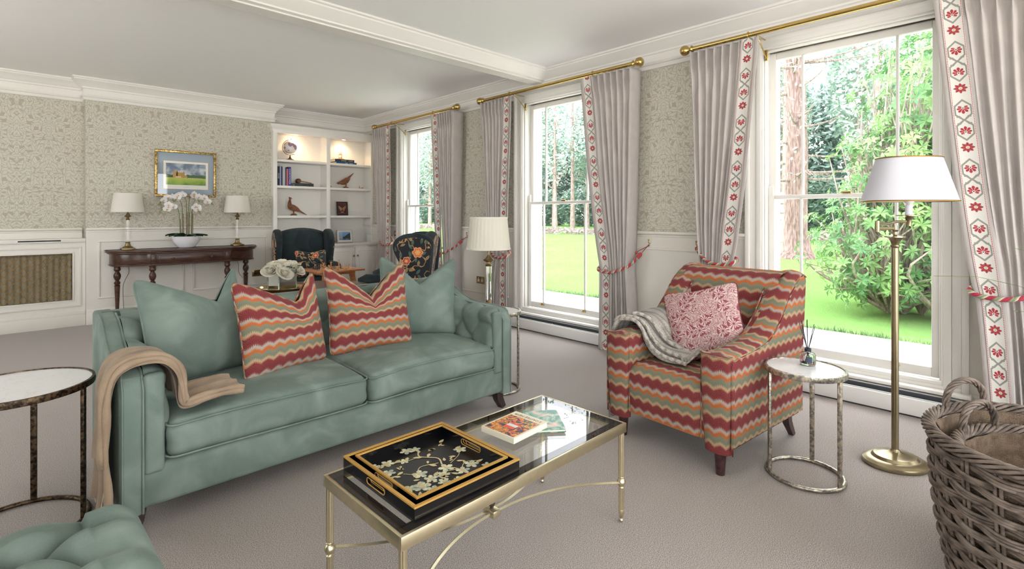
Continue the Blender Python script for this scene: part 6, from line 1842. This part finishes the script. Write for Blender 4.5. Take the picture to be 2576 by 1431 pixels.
# ------------------------------------------------------------------ garden
def build_garden():
    rnd = random.Random(11)
    # patio + lawn (gently rising)
    B = MB(); B.box(WX+.28, 7.1, -30, 45, -.3, -.10)
    o = B.build('path', paint('dcd9d2', .8), smooth=0); struct(o, 'pale paved terrace outside the windows')
    def gz(x, y): return -.10+.40*sst(7, 24, x)+.05*math.sin(x*.5+y*.3)
    B = MB(); B.grid(lambda u, v: (lerp(7.1, 75, u**1.6), lerp(-35, 70, v), gz(lerp(7.1, 75, u**1.6), lerp(-35, 70, v))), 40, 40)
    struct(B.build('lawn', lawn_mat(), smooth=180), 'bright green lawn beyond the terrace')
    # grass fringe along the terrace edge
    B = MB()
    for i in range(2600):
        y = rnd.uniform(-1, 12); x = 7.1+abs(rnd.gauss(0, .05)); h = rnd.uniform(.03, .08); a = rnd.uniform(0, PI); w = .008
        B.poly([(x-w*math.cos(a), y-w*math.sin(a), -.11), (x+w*math.cos(a), y+w*math.sin(a), -.11), (x+rnd.uniform(-.04, .03), y+rnd.uniform(-.03, .03), -.10+h)])
    tag(B.build('grass_edge', leafmat('edge_grass', '5f7f52', '8fb174'), smooth=0), 'ragged grass edge where the lawn meets the terrace', 'grass', kind='stuff')
    # leaf litter band
    B = MB()
    for i in range(5200):
        y = rnd.uniform(4, 46); x = 23+max(-1.6, min(1.5, rnd.gauss(0, .8))); z = gz(x, y)+rnd.uniform(0, .3); s = rnd.uniform(.04, .16)
        d = V((rnd.uniform(-1, 1), rnd.uniform(-1, 1), rnd.uniform(-.4, .6))).normalized()*s; e = d.orthogonal().normalized()*s*.6; p = V((x, y, z))
        B.poly([p-d, p-e, p+d, p+e])
    tag(B.build('leaf_litter', leafmat('dead_leaves', '7d6d67', 'a99a93'), smooth=0), 'band of brown leaf litter below the woodland edge', 'leaves', kind='stuff')
    # far evergreen thicket
    def foliage(B, c, r, n, s, rnd, flat=.6):
        for i in range(n):
            d = V((rnd.gauss(0, 1), rnd.gauss(0, 1), rnd.gauss(0, 1))).normalized(); k = rnd.uniform(.55, 1.05)
            p = V((c[0]+d.x*r[0]*k, c[1]+d.y*r[1]*k, c[2]+d.z*r[2]*k))
            a = V((rnd.uniform(-1, 1), rnd.uniform(-1, 1), rnd.uniform(-.7, .7))).normalized()*s*rnd.uniform(.6, 1.3); b = a.orthogonal().normalized()*s*.45
            B.poly([p-a, p-b, p+a, p+b])
    ev = leafmat('evergreen_leaves', '7f9a8a', 'a9c2b2'); ev2 = leafmat('hazed_leaves', '96aaa0', 'c3d0c6'); bk = bark()  # leaf tones paled to stand in for haze over the wood
    for i in range(44):                                   # a wood along the far side of the lawn
        y = -6+i*1.2+rnd.uniform(-.1, .1); x = (26.0, 29.4, 32.8)[i % 3]+rnd.uniform(-.1, .1); h = rnd.uniform(9, 15); z0 = gz(x, y)
        t = thing('woodland_tree', 'slender tree with bare trunk and hazy crown in the wood beyond the lawn', 'tree', (x, y, z0), rnd.uniform(0, 6), 'trees of the wood beyond the lawn')
        B = MB(); r = rnd.uniform(.12, .28); lean = (rnd.uniform(-.15, .15), rnd.uniform(-.15, .15))
        B.tube([(lean[0]*k*k, lean[1]*k*k, h*k*.98-.3) for k in (0, .15, .3, .5, .75, 1)], [r*1.4, r, r*.85, r*.7, r*.4, .04], 6)
        for k in range(26):
            zz = h*rnd.uniform(.2, .95); a = rnd.uniform(0, 2*PI); L = rnd.uniform(.5, 1.25)*(1.1-zz/h); q = zz/h
            p = V((lean[0]*q*q, lean[1]*q*q, zz)); d = V((math.cos(a), math.sin(a), .25))
            B.tube([p, p+d*L*.5, p+d*L+V((0, 0, .35))], [.05, .03, .01], 4, cap=False)
            for _ in range(3):
                pp = p+d*L*rnd.uniform(.4, 1); B.tube([pp, pp+V((rnd.uniform(-.25, .25), rnd.uniform(-.25, .25), rnd.uniform(.2, .8)))], [.018, .006], 3, cap=False)
        B.build('trunk', bk, t, smooth=60)
        B = MB(); n = rnd.choice((350, 900, 1300))
        foliage(B, (0, 0, h*.66), (1.35, 1.35, h*.36), int(n*1.7), .17, rnd)
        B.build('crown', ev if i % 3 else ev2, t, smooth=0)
    for i in range(13):                                    # dark shrubs between trunks
        y = -4+i*4.7; x = 36.6; B = MB(); z0 = gz(x, y)
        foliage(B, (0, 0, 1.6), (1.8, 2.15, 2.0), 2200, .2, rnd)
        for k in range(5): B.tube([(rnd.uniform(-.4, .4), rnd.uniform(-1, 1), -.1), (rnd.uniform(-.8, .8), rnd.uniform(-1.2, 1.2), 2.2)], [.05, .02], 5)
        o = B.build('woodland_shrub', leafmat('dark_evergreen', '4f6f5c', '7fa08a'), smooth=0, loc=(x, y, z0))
        tag(o, 'dense dark green shrub filling the wood beyond the lawn', 'shrub', 'shrubs of the wood beyond the lawn')
    for i in range(15):                                    # tall evergreens closing the view behind the wood
        y = 2+i*4.7; x = 40.6; B = MB(); z0 = gz(x, y); hz = rnd.uniform(4.6, 5.8)
        t = thing('evergreen_tree', 'tall dense evergreen closing the view at the back of the wood', 'tree', (x, y, z0), 0, 'evergreens at the back of the wood')
        foliage(B, (0, 0, hz), (1.8, 2.25, hz*.98), 4200, .30, rnd); B.build('crown', leafmat('hazed_evergreen', '6a877c', '96b0a4'), t, smooth=0)  # crown colour carries the distance haze
        B = MB(); B.tube([(0, 0, -.2), (0, 0, hz)], [.25, .12], 8); B.build('trunk', bk, t, smooth=60)
    # the pine on the lawn, seen in the near window
    px, py = 15.6, 4.75
    t = thing('pine_tree', 'pinkish pine trunk with bare drooping branches standing on the lawn', 'tree', (px, py, gz(px, py)))
    B = MB(); B.tube([(0, 0, -.2), (.02, 0, .25), (0, .02, .8), (.04, 0, 3), (.0, .05, 6), (.1, .1, 10)], [.62, .36, .29, .27, .23, .15], 14)
    B.build('trunk', bark('6b5550', '97807a'), t, smooth=60)
    B = MB()
    for k in range(46):
        z = rnd.uniform(1.3, 9.5); a = rnd.uniform(0, 2*PI); L = rnd.uniform(1.2, 2.6)
        d = V((math.cos(a), math.sin(a), 0)); p = V((0, 0, z))
        mid = [p+d*L*q+V((0, 0, -.25*q+.35*q*q)) for q in (0, .25, .5, .75, 1)]
        B.tube(mid, [.05, .035, .025, .016, .006], 5, cap=False)
        for _ in range(8):
            q = p+d*L*rnd.uniform(.3, 1)+V((0, 0, -.05)); B.tube([q, q+V((rnd.uniform(-.35, .35), rnd.uniform(-.35, .35), rnd.uniform(-.3, .25)))], [.009, .003], 3, cap=False)
    B.build('branch', bark('75655e', 'a0908a'), t, smooth=60)['kind'] = 'stuff'
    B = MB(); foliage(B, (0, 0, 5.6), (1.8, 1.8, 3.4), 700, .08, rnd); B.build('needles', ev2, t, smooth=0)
    t = thing('tree_stump', 'pale forked ivy-clad stump on the lawn beside the pine trunk', 'tree stump', (16.9, 5.6, gz(16.9, 5.6)))
    B = MB(); B.tube([(0, 0, -.1), (0, 0, .7), (.1, .25, 1.5), (.15, .4, 2.2)], [.3, .24, .15, .04], 9); B.tube([(0, 0, .6), (-.1, -.3, 1.4), (-.2, -.25, 2.0)], [.2, .13, .04], 8); B.tube([(0, 0, .8), (.1, 0, 1.9)], [.14, .03], 7)
    B.build('trunk', bark('b9aa9c', 'ded3c6'), t, smooth=60)
    B = MB(); foliage(B, (0, 0, .5), (.34, .34, .7), 320, .06, rnd); B.build('ivy', ev, t, smooth=0)
    # rhododendrons by the near window: whorls of long leaves on bent stems
    def rhodo(name_label, loc, blobs, n, seed, leafy, s=.15):
        rnd = random.Random(seed); t = thing('rhododendron_bush', name_label, 'bush', loc)
        B = MB(); S = MB()
        for i in range(n):
            c, r = blobs[rnd.randrange(len(blobs))]
            d = V((rnd.gauss(0, 1), rnd.gauss(0, 1), rnd.gauss(0, 1))).normalized(); k = rnd.uniform(.62, 1.02)
            p = V((c[0]+d.x*r[0]*k, c[1]+d.y*r[1]*k, c[2]+d.z*r[2]*k))
            if p.z < .1: p.z = .1+rnd.random()*.25
            ax = (d+V((0, 0, .6))+V((rnd.uniform(-.3, .3),)*3)).normalized(); u = ax.orthogonal().normalized(); w_ = ax.cross(u); a0 = rnd.uniform(0, 6)
            m = rnd.choice((6, 7, 8)); L0 = s*rnd.uniform(.8, 1.2)
            for j in range(m):
                a = a0+2*PI*j/m+rnd.uniform(-.2, .2); rd = u*math.cos(a)+w_*math.sin(a); tan = ax.cross(rd); L = L0*rnd.uniform(.8, 1.15); W = L*.17
                dr = rnd.uniform(-.25, .35)
                q0 = p; q1 = p+rd*L*.5+ax*L*(.28-dr*.3); q2 = p+rd*L+ax*L*(.1-dr*.9)
                q3 = q1-ax*W*.35
                B.poly([q0, q1-tan*W, q2, q3]); B.poly([q0, q3, q2, q1+tan*W])
            if i % 3 == 0:
                b = V((c[0]*.5, c[1]*.5, 0)); md = (p+b)/2+V((rnd.uniform(-.3, .3), rnd.uniform(-.3, .3), .15))
                S.tube(spline([b, md, p], 3), [.028, .026, .022, .018, .015, .01, .008], 5, cap=False)
        B.build('leaves', leafy, t, smooth=0)['kind'] = 'stuff'; S.build('stem', bark('8d7f77', 'b3a79c'), t, smooth=60)['kind'] = 'stuff'
        return t
    rh = leafmat('rhododendron_leaves', '4a8048', '8db36b', .3, .4); rh2 = leafmat('rhododendron_far_leaves', '437a55', '7dab74', .3, .35)  # second bush in a slightly bluer green
    rhodo('large glossy rhododendron outside the near window, behind the floor lamp', (9.2, 1.55, gz(9.2, 1.5)), [((0, 0, 1.0), (1.3, 1.15, 1.0)), ((.1, -.3, 2.0), (1.2, 1.1, .95)), ((.3, -.7, 3.1), (1.2, 1.2, 1.2)), ((-.4, -1.3, 1.3), (1.0, 1.1, 1.3)), ((0, -1.6, 2.6), (1.1, 1.1, 1.5))], 2300, 3, rh, .122)
    rhodo('tall leafy rhododendron against the wood, seen through the right panes of the near window', (12.5, .6, gz(12.5, .6)), [((0, 0, 2), (1.5, 1.6, 2)), ((.2, .1, 4.2), (1.3, 1.5, 1.6)), ((0, -1.8, 3), (1.4, 1.6, 2.6))], 1300, 5, rh2, .165)
    # tall pale background trees to whiten the upper panes
build_garden()
